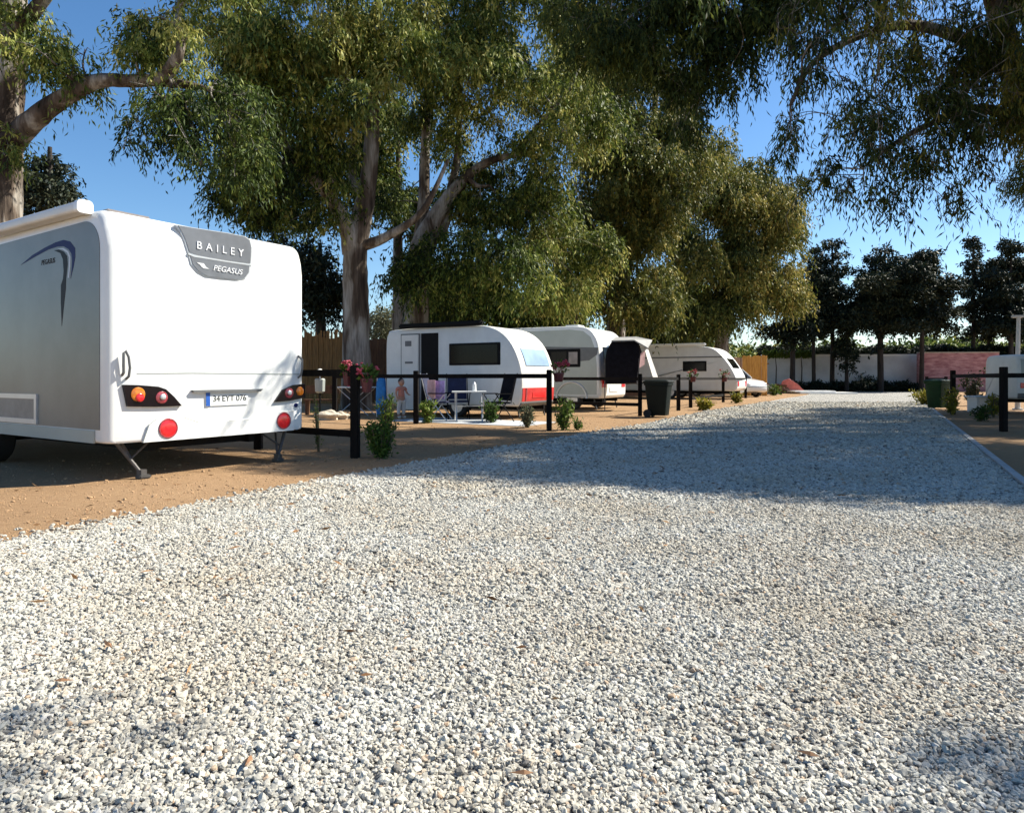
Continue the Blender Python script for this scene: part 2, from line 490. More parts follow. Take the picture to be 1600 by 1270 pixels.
def left_edge(Y):                                    # X of the road's edges at depth Y
    return -5.50 + 0.573 * Y + 0.10 * math.sin(Y * 0.55) if Y < 60 else -5.50 + 0.573 * Y
def right_edge(Y):
    return 1.19 + 0.562 * Y
YEND = 47.0
ys = [-6 + 0.5 * i for i in range(int((YEND + 6) / 0.5) + 1)]
rd = MB()
vv = []
for y in ys:
    vv.append((left_edge(y) + random.uniform(-.03, .03), y, 0.006))
    vv.append((right_edge(y), y, 0.006))
rd.add(vv, [(2 * i, 2 * i + 1, 2 * i + 3, 2 * i + 2) for i in range(len(ys) - 1)])
tag(rd.build('gravel_road', M['gravel']), kind='structure')
kb = MB()
for i in range(len(ys) - 1):
    a, b_ = Vector((right_edge(ys[i]) + .03, ys[i], 0.012)), Vector((right_edge(ys[i + 1]) + .03, ys[i + 1], 0.012))
    kb.box((a + b_) / 2, ((b_ - a).length - .012, 0.07, 0.06), math.atan2((b_ - a).y, (b_ - a).x))
tag(kb.build('kerb_edging', M['kerb']), kind='structure')

def stone_group(name, material, amp=0.75):
    ng = bpy.data.node_groups.new(name, 'GeometryNodeTree')
    ng.interface.new_socket('Geometry', in_out='INPUT', socket_type='NodeSocketGeometry')
    ng.interface.new_socket('Geometry', in_out='OUTPUT', socket_type='NodeSocketGeometry')
    N, L = ng.nodes, ng.links
    gi, go = N.new('NodeGroupInput'), N.new('NodeGroupOutput')
    join = N.new('GeometryNodeJoinGeometry')
    for k in range(5):
        ic = N.new('GeometryNodeMeshIcoSphere')
        ic.inputs['Radius'].default_value = 1.0
        ic.inputs['Subdivisions'].default_value = 2
        pos = N.new('GeometryNodeInputPosition')
        off = N.new('ShaderNodeVectorMath'); off.operation = 'ADD'
        off.inputs[1].default_value = (k * 7.3, k * 3.1, k * 5.7)
        nz = N.new('ShaderNodeTexNoise'); nz.inputs['Scale'].default_value = 0.9; nz.inputs['Detail'].default_value = 2
        L.new(pos.outputs[0], off.inputs[0]); L.new(off.outputs[0], nz.inputs['Vector'])
        sb = N.new('ShaderNodeVectorMath'); sb.operation = 'SUBTRACT'; sb.inputs[1].default_value = (.5, .5, .5)
        L.new(nz.outputs['Color'], sb.inputs[0])
        sc = N.new('ShaderNodeVectorMath'); sc.operation = 'SCALE'; sc.inputs['Scale'].default_value = amp * 2.2
        L.new(sb.outputs[0], sc.inputs[0])
        sp = N.new('GeometryNodeSetPosition')
        L.new(ic.outputs['Mesh'], sp.inputs['Geometry']); L.new(sc.outputs[0], sp.inputs['Offset'])
        sm = N.new('GeometryNodeSetMaterial'); sm.inputs['Material'].default_value = material
        L.new(sp.outputs[0], sm.inputs['Geometry'])
        ss = N.new('GeometryNodeSetShadeSmooth'); ss.inputs['Shade Smooth'].default_value = False
        L.new(sm.outputs[0], ss.inputs['Geometry'])
        gt = N.new('GeometryNodeGeometryToInstance')
        L.new(ss.outputs[0], gt.inputs[0])
        L.new(gt.outputs[0], join.inputs[0])
    ip = N.new('GeometryNodeInstanceOnPoints')
    ip.inputs['Pick Instance'].default_value = True
    L.new(gi.outputs[0], ip.inputs['Points']); L.new(join.outputs[0], ip.inputs['Instance'])
    na = N.new('GeometryNodeInputNamedAttribute'); na.data_type = 'FLOAT'; na.inputs['Name'].default_value = 'size'
    rv = N.new('FunctionNodeRandomValue'); rv.data_type = 'FLOAT_VECTOR'
    rv.inputs[0].default_value, rv.inputs[1].default_value = (0.75, 0.6, 0.45), (1.45, 1.15, 0.95)
    ms = N.new('ShaderNodeVectorMath'); ms.operation = 'SCALE'
    L.new(rv.outputs[0], ms.inputs[0]); L.new(na.outputs[0], ms.inputs['Scale']); L.new(ms.outputs[0], ip.inputs['Scale'])
    rr = N.new('FunctionNodeRandomValue'); rr.data_type = 'FLOAT_VECTOR'
    rr.inputs[0].default_value, rr.inputs[1].default_value = (-.7, -.7, 0), (.7, .7, 6.283)
    rr.inputs['Seed'].default_value = 5
    L.new(rr.outputs[0], ip.inputs['Rotation'])
    L.new(ip.outputs[0], go.inputs[0])
    return ng

def scatter(name, pts, sizes, ng):
    me = bpy.data.meshes.new(name)
    me.vertices.add(len(pts))
    me.vertices.foreach_set('co', pts.astype(np.float32).ravel())
    at = me.attributes.new('size', 'FLOAT', 'POINT')
    at.data.foreach_set('value', sizes.astype(np.float32))
    o = bpy.data.objects.new(name, me)
    C.objects.link(o)
    md = o.modifiers.new('stones', 'NODES')
    md.node_group = ng
    return tag(o, kind='stuff')

rng = np.random.default_rng(3)
chunks, sizes = [], []
for y0, y1, dens, r in ((0.7, 3.0, 10500, .0067), (3.0, 5.5, 7600, .0079), (5.5, 9, 4000, .0112), (9, 15, 1700, .0165), (15, 27, 640, .026)):
    xa, xb = -0.85 * y1 - 1.0, 0.85 * y1 + 1.0
    n = int((xb - xa) * (y1 - y0) * dens)
    x, y = rng.uniform(xa, xb, n), rng.uniform(y0, y1, n)
    le = -5.50 + 0.573 * y + 0.10 * np.sin(y * 0.55) + rng.normal(0, .06, n)
    ok = (x > le) & (x < 1.19 + 0.562 * y - .02) & (np.abs(x) < 0.85 * y + 1.0)
    x, y = x[ok], y[ok]
    s = r * np.clip(rng.lognormal(0, .24, len(x)), .5, 1.9)
    z = 0.006 + s * rng.uniform(.15, .75, len(x))
    chunks.append(np.stack([x, y, z], 1)); sizes.append(s)
# strays past the left edge of the road
n = 900
y = rng.uniform(3, 14, n); x = -5.50 + 0.573 * y - np.abs(rng.normal(0, .14, n)); s = rng.uniform(.008, .016, n)
chunks.append(np.stack([x, y, s * .4], 1)); sizes.append(s)
tag(scatter('gravel', np.concatenate(chunks), np.concatenate(sizes), stone_group('gravel_stones', M['stone'])),
    'pale crushed limestone gravel covering the wide driveway', 'gravel')
n = 4200
y = rng.uniform(3.5, 11, n); x = -5.50 + 0.573 * y - .06 - np.abs(rng.normal(0, 2.0, n)); s = 0.003 + rng.exponential(.0024, n)
tag(scatter('dirt', np.stack([x, y, s * .3], 1), np.clip(s, .003, .022), stone_group('dirt_clods', M['clod'])),
    'small clods and grit on the sandy earth beside the gravel', 'dirt')

# ------------------------------------------------------------------ trees
def leaf_mesh(name, pos, dirs, length, width, tint, material, parent):
    """one narrow four-cornered leaf per position"""
    n = len(pos)
    d = dirs / np.linalg.norm(dirs, axis=1, keepdims=True)
    rnd = rng.normal(size=(n, 3))
    side = np.cross(d, rnd)
    side /= np.linalg.norm(side, axis=1, keepdims=True) + 1e-9
    L_, W_ = length[:, None], width[:, None]
    nrm = np.cross(d, side)
    mid = pos + d * L_ * .45 + nrm * L_ * .06
    v = np.stack([pos, mid + side * W_ * .5, pos + d * L_, mid - side * W_ * .5], 1).reshape(-1, 3)
    me = bpy.data.meshes.new(name)
    me.vertices.add(4 * n); me.loops.add(4 * n); me.polygons.add(n)
    me.vertices.foreach_set('co', v.astype(np.float32).ravel())
    me.loops.foreach_set('vertex_index', np.arange(4 * n, dtype=np.int32))
    me.polygons.foreach_set('loop_start', np.arange(0, 4 * n, 4, dtype=np.int32))
    at = me.attributes.new('tint', 'FLOAT', 'POINT')
    at.data.foreach_set('value', np.repeat(tint, 4).astype(np.float32))
    me.update(calc_edges=True)
    me.materials.append(material)
    o = bpy.data.objects.new(name, me)
    C.objects.link(o)
    if parent is not None:
        o.parent = parent
        o.matrix_parent_inverse = Matrix.Translation(parent.location).inverted()
    return o

def strands(lobes, per, m, slen, leaf, droop=0.8, tint=(0.5, 0.22), tight=0.8):
    """hanging twigs of leaves filling ellipsoid lobes: lobes = [(centre, radii, tint offset)]"""
    pos, dr, ln, wd, tn, lines = [], [], [], [], [], []
    for c, r, to in lobes:
        r = tuple(q_ * tight for q_ in r)
        k = max(3, int(per * r[0] * r[2] * 1.75))
        to = to + rng.normal(0, .13)  # random tone per lobe, widened to paint in lit and dark clumps
        q = rng.normal(size=(k, 3)); q /= np.linalg.norm(q, axis=1, keepdims=True)
        rad = rng.uniform(0, 1, (k, 1)) ** 0.45
        o = np.array(c) + q * rad * np.array(r)
        out = q * np.array([1, 1, .35]) + rng.normal(0, .35, (k, 3))
        out /= np.linalg.norm(out, axis=1, keepdims=True)
        L_ = slen * (.5 + .5 * tight) * np.clip(rng.lognormal(-.12, .48, (k, 1)), .3, 2.6)
        t = (np.arange(m) + .5) / m
        tt = t[None, :, None]
        p = o[:, None, :] + out[:, None, :] * L_[:, :, None] * (tt * (1 - .4 * tt)) + np.array([0, 0, -1.0]) * (L_[:, :, None] * tt * tt * droop)
        tang = out[:, None, :] * (1 - .8 * tt) + np.array([0, 0, -1.0]) * (2 * tt * droop)
        dd = tang / (np.linalg.norm(tang, axis=2, keepdims=True)) * .5 + rng.normal(0, .42, (k, m, 3)) + np.array([0, 0, -.65 * droop])
        p = p + rng.normal(0, leaf[0] * .28, p.shape)
        pos.append(p.reshape(-1, 3)); dr.append(dd.reshape(-1, 3))
        ln.append(leaf[0] * rng.uniform(.6, 1.25, k * m)); wd.append(leaf[1] * rng.uniform(.65, 1.25, k * m))
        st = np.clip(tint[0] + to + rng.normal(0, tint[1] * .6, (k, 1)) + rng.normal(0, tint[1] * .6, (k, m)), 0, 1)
        tn.append(st.ravel())
        lines += [p[i, ::max(1, m // 4)] for i in range(0, k, 4)]
    return tuple(np.concatenate(a) for a in (pos, dr, ln, wd, tn)) + (lines,)

def region(px, py, rx, ry, Y, dY, n, lobe=(0.7, 1.2), to=0.0):
    """n leaf lobes spread through an ellipsoid of the crown (size in the photo's pixels, at depth Y +- dY)"""
    out = []
    for _ in range(n):
        while True:
            a = rng.uniform(-1, 1, 3)
            if a @ a <= 1: break
        stray = rng.random() < .28                       # ragged outline: small clumps beyond the main mass
        if stray:
            a = a / (np.linalg.norm(a) + 1e-6) * rng.uniform(.9, 1.32)
        y = Y + a[2] * dY
        p = P(px + a[0] * rx, py + a[1] * ry, y)
        s = rng.uniform(*lobe) * rng.choice([.7, 1.0, 1.0, 1.2]) * (.55 if stray else .95)
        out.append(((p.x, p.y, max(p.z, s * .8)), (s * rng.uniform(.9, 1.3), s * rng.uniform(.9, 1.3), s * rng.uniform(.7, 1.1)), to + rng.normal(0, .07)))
    return out

def limb(mb, pts, n=10):
    """pts: (px, py, Y, radius) -> smooth tapering limb; returns its nodes for twigs to spring from"""
    if isinstance(pts[0], Vector):
        w = [(*p, .30 * (1 - i / len(pts)) + .02) for i, p in enumerate(pts)]
    else:
        w = [(*P(a, b, c), r) for a, b, c, r in pts]
    q = catmull(w, 5)
    mb.tube([p[:3] for p in q], [max(p[3], .006) for p in q], n, jitter=.05)
    return [(Vector(p[:3]), p[3]) for p in q]

def tree(name, label, cat, base, limbs, lobes, per, m, slen, leaf, leafm, barkm, droop=0.8, tint=(0.5, 0.22), group=None, twigs=0.05, threads=False):
    root = thing(name, label, cat, base, 0, group)
    mb = MB()
    nodes = []
    for l in limbs:
        nodes += limb(mb, l)
    pos, dr, ln, wd, tn, lines = strands(lobes, per, m, slen, leaf, droop, tint)
    todo = sorted(((Vector(c), r) for c, r, _ in lobes), key=lambda q: min((q[0] - nd[0]).length for nd in nodes))
    for c, r in todo:                                    # a branch to every lobe of the crown, sprung from the wood already grown
        cand = [nd for nd in nodes if nd[0].z < c.z + 2.2 and nd[1] > .009] or nodes
        s, sr = min(cand, key=lambda nd: (nd[0] - c).length - 3 * min(nd[1], .1))
        d = (s - c).length
        r0 = min(sr * .7, twigs * (0.4 + .16 * d))
        md = (s + c) / 2 + Vector((random.uniform(-.16, .16) * d, random.uniform(-.16, .16) * d, random.uniform(.0, .16) * d))
        q = catmull([(*s, r0), (*md, r0 * .75), (*c, r0 * .5)], 4)
        mb.tube([p[:3] for p in q], [max(p[3], .006) for p in q], 6)
        nodes += [(Vector(p[:3]), p[3]) for p in q[2:]]
        for _ in range(2):
            e = c + Vector((random.uniform(-1, 1) * r[0], random.uniform(-1, 1) * r[1], random.uniform(-.6, .5) * r[2]))
            mb.tube([c, (c + e) / 2 + Vector((0, 0, .1)), e], [r0 * .4, r0 * .25, .005], 4)
    if threads:
        for l in lines:
            mb.tube([tuple(p) for p in l], [.006] * (len(l) - 1) + [.003], 3, caps=False)
    tr = mb.build('trunk', barkm, root, smooth=True, sharp=60)
    tr.matrix_parent_inverse = Matrix.Translation(base).inverted()
    leaf_mesh('crown', pos, dr, ln, wd, tn, leafm, root)
    return root

# the eucalyptus at the left border: cream trunk, one long limb reaching right
Y1 = 13.5
tree('eucalyptus_tree', 'eucalyptus at the left border with a long bare limb arching over the white caravan', 'tree', tuple(G(-5, 590 + F / Y1)),
     [[(-12, 668, Y1, .46), (-4, 420, Y1, .40), (4, 250, Y1, .34), (12, 120, Y1, .29), (18, 0, Y1, .26), (30, -140, Y1, .16)],
      [(2, 240, Y1, .27), (45, 195, Y1 - .2, .21), (90, 160, Y1 - .3, .17), (150, 128, Y1 - .4, .135), (205, 127, Y1 - .4, .12), (250, 127, Y1 - .3, .11), (330, 140, Y1, .05)],
      [(250, 127, Y1 - .7, .12), (268, 105, Y1 - .9, .11), (282, 72, Y1 - 1.0, .085), (278, 30, Y1 - .2, .06), (290, -60, Y1, .03)],
      [(18, 60, Y1, .2), (60, 10, Y1 - .5, .12), (120, -60, Y1 - .7, .05)]],
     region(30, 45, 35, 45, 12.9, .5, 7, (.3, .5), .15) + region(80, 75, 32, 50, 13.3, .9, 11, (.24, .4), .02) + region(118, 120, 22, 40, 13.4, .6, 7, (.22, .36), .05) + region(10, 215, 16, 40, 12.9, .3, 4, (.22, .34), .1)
     + region(215, 60, 32, 40, 13.2, .9, 9, (.25, .4), .1) + region(270, 60, 40, 70, 13.3, .9, 14, (.28, .48), .12) + region(260, 165, 70, 22, 13, .8, 10, (.22, .36), -.2) + region(215, 210, 30, 28, 13, .6, 7, (.15, .24), -.35)  # negative tints here and below paint shade into the hanging clumps
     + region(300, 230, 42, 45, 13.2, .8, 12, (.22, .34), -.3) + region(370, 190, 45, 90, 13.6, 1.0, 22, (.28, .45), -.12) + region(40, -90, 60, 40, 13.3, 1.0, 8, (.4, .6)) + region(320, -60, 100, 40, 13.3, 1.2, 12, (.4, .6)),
     190, 13, .46, (.14, .036), M['leaf_euc'], M['bark'], tint=(.42, .24))

# the thick forked eucalyptus behind the fence
Y2 = 21.5
tree('eucalyptus_tree', 'thick pale forked eucalyptus trunk between the two nearest caravans with a broad crown', 'tree', tuple(G(557, 590 + F / Y2)),
     [[(558, 640, Y2, .50), (557, 560, Y2, .44), (556, 470, Y2, .40), (555, 400, Y2, .38), (563, 350, Y2, .34), (575, 290, Y2, .27), (582, 200, Y2, .22), (584, 110, Y2, .17), (590, 0, Y2, .12)],
      [(553, 395, Y2, .36), (540, 350, Y2 - .3, .25), (510, 300, Y2 - .8, .20), (478, 268, Y2 - 1, .17), (455, 245, Y2 - 1, .15), (440, 205, Y2 - 1, .12), (452, 150, Y2 - 1, .08), (440, 60, Y2 - 1, .05)],
      [(450, 240, Y2 - 1, .12), (420, 190, Y2 - 1.2, .09), (405, 130, Y2 - 1.4, .05)],
      [(505, 296, Y2 - .8, .14), (500, 240, Y2 - .6, .11), (528, 160, Y2 - .5, .08), (548, 120, Y2 - .5, .05)],
      [(570, 310, Y2, .2), (550, 270, Y2 + .4, .14), (555, 200, Y2 + .5, .09)],
      [(560, 385, Y2, .22), (600, 372, Y2 - .2, .15), (660, 330, Y2 - .4, .10), (700, 250, Y2 - .5, .05)]],
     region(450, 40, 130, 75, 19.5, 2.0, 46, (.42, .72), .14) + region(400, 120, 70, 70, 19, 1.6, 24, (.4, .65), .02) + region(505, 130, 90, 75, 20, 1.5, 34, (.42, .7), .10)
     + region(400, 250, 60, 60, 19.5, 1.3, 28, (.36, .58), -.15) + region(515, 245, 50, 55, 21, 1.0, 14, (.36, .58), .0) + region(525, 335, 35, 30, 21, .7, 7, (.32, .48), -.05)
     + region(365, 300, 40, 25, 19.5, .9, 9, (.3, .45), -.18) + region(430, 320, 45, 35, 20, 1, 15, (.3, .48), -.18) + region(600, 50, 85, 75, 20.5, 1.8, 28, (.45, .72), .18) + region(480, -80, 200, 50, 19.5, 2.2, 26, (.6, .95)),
     118, 13, .56, (.19, .052), M['leaf_euc'], M['bark'], tint=(.50, .30))

# the second forked eucalyptus, behind the small caravan
Y3 = 24.5
tree('eucalyptus_tree', 'spreading eucalyptus behind the small white caravan with pale limbs leaning right', 'tree', tuple(G(648, 590 + F / Y3)),
     [[(645, 633, Y3, .58), (648, 520, Y3, .5), (652, 440, Y3, .46), (660, 385, Y3, .42), (680, 340, Y3 - .2, .30), (708, 300, Y3 - .3, .23), (735, 272, Y3 - .4, .18), (770, 250, Y3 - .5, .13), (830, 235, Y3 - .6, .07), (900, 190, Y3 - .6, .04)],
      [(662, 385, Y3, .30), (690, 355, Y3 + .1, .24), (700, 320, Y3 + .2, .2), (715, 240, Y3 + .3, .13), (720, 120, Y3 + .3, .08)],
      [(655, 400, Y3, .3), (662, 320, Y3 + .3, .22), (664, 240, Y3 + .3, .18), (668, 150, Y3 + .3, .12), (672, 40, Y3 + .3, .08)],
      [(730, 276, Y3 - .4, .1), (745, 290, Y3 - .6, .08), (765, 290, Y3 - .8, .04)],
      [(800, 245, Y3 - .5, .1), (880, 150, Y3 - 1, .09), (910, 90, Y3 - 1.2, .05)]],
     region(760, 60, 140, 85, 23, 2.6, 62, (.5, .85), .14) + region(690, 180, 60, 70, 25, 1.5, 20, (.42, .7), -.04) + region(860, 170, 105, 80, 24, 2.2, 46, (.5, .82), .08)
     + region(800, 300, 95, 70, 25, 1.8, 42, (.45, .75), -.12) + region(770, 415, 80, 55, 23, 1.3, 36, (.42, .7), -.10) + region(690, 430, 50, 45, 26.5, 1.3, 14, (.45, .7), -.3)  # negative tints put the lower crown's shade into the leaf colour
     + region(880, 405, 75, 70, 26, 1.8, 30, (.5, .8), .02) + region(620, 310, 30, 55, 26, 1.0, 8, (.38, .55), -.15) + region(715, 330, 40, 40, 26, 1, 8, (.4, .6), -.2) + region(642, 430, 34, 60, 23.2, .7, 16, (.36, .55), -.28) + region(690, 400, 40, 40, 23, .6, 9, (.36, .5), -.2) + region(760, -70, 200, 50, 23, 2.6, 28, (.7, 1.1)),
     100, 13, .68, (.20, .057), M['leaf_euc'], M['bark'], tint=(.50, .30))

# golden-brown eucalypts farther along the row
Y4 = 34.0
tree('eucalyptus_tree', 'sunlit golden brown eucalyptus behind the middle caravan, largest of the far row', 'tree', tuple(G(960, 590 + F / Y4)),
     [[(960, 621, Y4, .55), (962, 520, Y4, .48), (975, 420, Y4, .40), (1000, 320, Y4, .30), (1020, 200, Y4, .18), (1030, 80, Y4, .1)],
      [(972, 440, Y4, .3), (920, 380, Y4, .2), (890, 300, Y4, .12)], [(990, 360, Y4, .26), (1050, 310, Y4 - .5, .18), (1100, 250, Y4 - 1, .1)],
      [(966, 500, Y4, .22), (930, 472, Y4 - 1, .16), (905, 480, Y4 - 1.5, .1), (898, 515, Y4 - 1.8, .05)]],
     region(1000, 270, 120, 110, 32, 2.8, 84, (.65, 1.1), .04) + region(930, 390, 90, 75, 33, 2.6, 48, (.6, 1.0), -.08) + region(1000, 455, 75, 45, 31, 1.8, 32, (.5, .85), -.02)
     + region(960, 130, 120, 85, 33, 2.6, 54, (.7, 1.15), .04),
     88, 13, .82, (.22, .072), M['leaf_gold'], M['bark'], tint=(.50, .27))
Y5 = 43.0
tree('eucalyptus_tree', 'olive gold eucalyptus behind the farthest caravan leaning over the driveway', 'tree', tuple(G(1130, 590 + F / Y5)),
     [[(1130, 614, Y5, .5), (1128, 520, Y5, .42), (1135, 430, Y5, .34), (1160, 340, Y5, .22), (1190, 270, Y5, .12)],
      [(1130, 470, Y5, .25), (1090, 400, Y5, .18), (1060, 330, Y5, .1)], [(1140, 420, Y5, .22), (1200, 380, Y5, .14), (1240, 340, Y5, .08)]],
     region(1130, 295, 75, 60, 42, 3.0, 48, (.75, 1.25), .06) + region(1215, 330, 40, 60, 42, 2.2, 28, (.65, 1.1), .12) + region(1095, 400, 90, 50, 41, 2.6, 44, (.7, 1.1), 0)
     + region(1185, 425, 55, 45, 42, 2.2, 30, (.6, 1.0), .08) + region(1110, 485, 80, 28, 41, 1.8, 30, (.6, .9), -.1) + region(1225, 460, 30, 30, 43, 1.2, 10, (.5, .8), .15),
     84, 12, 1.0, (.26, .085), M['leaf_gold'], M['bark'], tint=(.52, .27))

# the eucalyptus just outside the right border: its boughs hang over the road
Y6 = 13.0
lob = (region(1340, 5, 200, 40, 11.5, 1.4, 19, (.22, .40), .08) + region(1450, 90, 90, 70, 11.5, 1.2, 17, (.2, .36), .05) + region(1560, 80, 60, 95, 11.5, 1.2, 20, (.24, .42), .3)
       + region(1480, 180, 60, 35, 11.3, .8, 14, (.2, .36), -.1) + region(1262, 95, 22, 55, 11, .7, 8, (.16, .28), -.12) + region(1222, 215, 20, 45, 11, .6, 7, (.13, .22), -.1)
       + region(1325, 170, 40, 50, 11, .7, 10, (.14, .24), -.12) + region(1285, 260, 25, 30, 11, .6, 5, (.12, .2), -.15) + region(1385, 200, 40, 50, 11, .7, 10, (.14, .24), -.1)
       + region(1390, 305, 12, 40, 11, .3, 5, (.11, .18), -.2) + region(1440, 250, 35, 35, 11, .5, 8, (.13, .22), -.15) + region(1520, 235, 18, 50, 11.3, .5, 7, (.13, .22), -.12)
       + region(1508, 305, 20, 30, 11.2, .4, 4, (.11, .17), -.15) + region(1580, 190, 20, 22, 11.5, .5, 6, (.18, .3), .12) + region(1340, 300, 30, 25, 11, .4, 4, (.1, .16), -.15))
shade = []
tries = 0
while len(shade) < 200 and tries < 20000:
    tries += 1
    xg, yg, z = rng.uniform(-3.5, 15), rng.uniform(4.2, 21), rng.uniform(5.5, 11.5)
    if yg < 6.55 - .34 * xg: continue
    k = z / SUN.z
    x, y = xg + SUN.x * k, yg + SUN.y * k
    if x > 24: continue
    px, py = CX + F * x / y, HY - F * (z - CAMH) / y
    if -80 < px < 1640 and py > -70: continue
    s = rng.uniform(.7, 1.15)
    shade.append(((x, y, z), (s * 1.15, s * 1.15, s * .8), rng.normal(0, .1)))
for _ in range(60):                                      # the near rim of the shade
    xg = rng.uniform(-3.0, 5.0)
    yg, z = 6.75 - .34 * xg + rng.uniform(0, 2.2), rng.uniform(5.6, 9.5)
    k = z / SUN.z
    x, y = xg + SUN.x * k, yg + SUN.y * k
    px, py = CX + F * x / y, HY - F * (z - CAMH) / y
    if -80 < px < 1640 and py > -70: continue
    shade.append(((x, y, z), (.8, .8, .6), 0))
for _ in range(70):                                      # dapple over the pitches behind the fence
    xg, yg, z = rng.uniform(-5.5, 4.5), rng.uniform(8.6, 17), rng.uniform(9, 13)
    if xg > -5.8 + .573 * yg: continue
    k = z / SUN.z
    x, y = xg + SUN.x * k, yg + SUN.y * k
    px, py = CX + F * x / y, HY - F * (z - CAMH) / y
    if -80 < px < 1640 and py > -70: continue
    shade.append(((x, y, z), (.75, .75, .5), 0))
tree('eucalyptus_tree', 'eucalyptus at the right border whose drooping boughs hang over the driveway', 'tree', tuple(G(1725, 590 + F / Y6)),
     [[(1730, 674, Y6, .44), (1705, 500, Y6, .40), (1668, 330, Y6, .34), (1622, 215, Y6, .27), (1580, 90, Y6, .22), (1540, -40, Y6, .16), (1480, -160, Y6, .1)],
      [(1580, 110, Y6, .16), (1500, 60, Y6 - .8, .11), (1400, 40, Y6 - 1.3, .08), (1280, 90, Y6 - 1.8, .05), (1235, 165, Y6 - 2, .03)],
      [(1600, 190, Y6, .12), (1530, 170, Y6 - 1, .08), (1440, 200, Y6 - 1.6, .05), (1360, 250, Y6 - 1.9, .025)],
      [(1640, 260, Y6, .28), (1740, 120, Y6 + .8, .2), (1850, -40, Y6 + 2, .12), (1900, -150, Y6 + 3, .07)],
      [(1590, 150, Y6, .2), (1660, -60, Y6 + 2, .15), (1640, -260, Y6 + 4, .1)],
      [(1700, 100, Y6 + .6, .14), (1600, -160, Y6 + 3, .1), (1500, -260, Y6 + 6, .06)]],
     lob + shade, 270, 13, .46, (.145, .028), M['leaf_hang'], M['bark'], droop=1.0, tint=(.45, .25), twigs=.03, threads=True)

# a tree beside the camera, out of the picture: only the shade of its branch tips reaches the front corners
near = []
for gx, gy, z in ((-1.75, 1.80, 6.8), (-1.55, 1.62, 7.0), (-1.15, 1.46, 7.0), (1.0, 1.50, 7.0), (1.25, 1.66, 7.3)):
    k = z / SUN.z
    near.append(((gx + SUN.x * k, gy + SUN.y * k, z), (.20, .20, .16), 0))
tree('eucalyptus_tree', 'eucalyptus standing to the right of the viewer, outside the picture', 'tree', (9.5, -1.5, 0),
     [[Vector((9.5, -1.5, -.05)), Vector((9.4, -1.4, 2.5)), Vector((9.0, -.9, 4.6)), Vector((8.4, .2, 6.0)), Vector((7.6, 1.8, 6.6)), Vector((6.4, 3.2, 6.9))],
      [Vector((9.4, -1.4, 2.5)), Vector((9.9, -1.8, 5)), Vector((10.2, -2.6, 7.5))],
      [Vector((8.4, .2, 6.0)), Vector((8.6, 2.2, 6.7)), Vector((8.5, 3.9, 7.0))]], near, 260, 12, .35, (.145, .028), M['leaf_hang'], M['bark'], droop=1.0, tint=(.4, .25), twigs=.03)

# the canopy across the top of the picture, right of the centre
tip = [((-2.75 + .973 * 6, 8.1 + .354 * 6, 1.25 + .966 * 6), (.28, .28, .34), 0)]
Y7 = 16.5
tree('eucalyptus_tree', 'dark drooping canopy across the top of the driveway, its trunk hidden beyond the right border', 'tree', tuple(G(1760, 590 + F / Y7)),
     [[(1765, 654, Y7, .5), (1750, 400, Y7, .42), (1700, 150, Y7, .34), (1560, -30, Y7 - .5, .24), (1400, -110, Y7 - 1, .18), (1200, -110, Y7 - 1.5, .12), (1040, -40, Y7 - 2, .07)],
      [(1400, -110, Y7 - 1, .14), (1250, 0, Y7 - 1.5, .09), (1130, 70, Y7 - 2, .05), (1090, 150, Y7 - 2, .03)]],
     region(1030, 30, 130, 60, 14.8, 1.4, 46, (.32, .56), .0) + region(1125, 100, 40, 50, 14.5, .8, 16, (.26, .42), -.12) + region(1060, 130, 50, 28, 14.5, .8, 14, (.26, .4), -.12)
     + region(1210, 15, 60, 50, 14.5, 1.1, 20, (.3, .5), -.02) + region(1080, 190, 22, 28, 14.5, .5, 6, (.2, .3), -.2) + region(930, 50, 50, 50, 15, .9, 12, (.34, .55), .04)
     + region(1130, -70, 230, 40, 14.8, 1.6, 26, (.5, .75)) + region(885, 5, 55, 30, 15.5, .9, 9, (.34, .5), .05) + tip,
     185, 13, .52, (.16, .036), M['leaf_hang'], M['bark'], droop=1.0, tint=(.38, .22), twigs=.035)

# trees and bushes behind the fences
def simple_tree(name, label, px, Y, ytop, r0, lobes, leafm, leaf, per=60, m=9, slen=.8, droop=.4, group=None, tint=(.45, .25), cat='tree', bark='barkdark', limbs=()):
    yb = 590 + F / Y
    lp = [[(px, yb + 2, Y, r0), (px + random.uniform(-2, 2), (yb + ytop) / 2, Y, r0 * .75), (px, ytop, Y, r0 * .25)]] + list(limbs)
    return tree(name, label, cat, tuple(G(px, yb)), lp, lobes, per, m, slen, leaf, leafm, M[bark], droop, tint, group, .05)

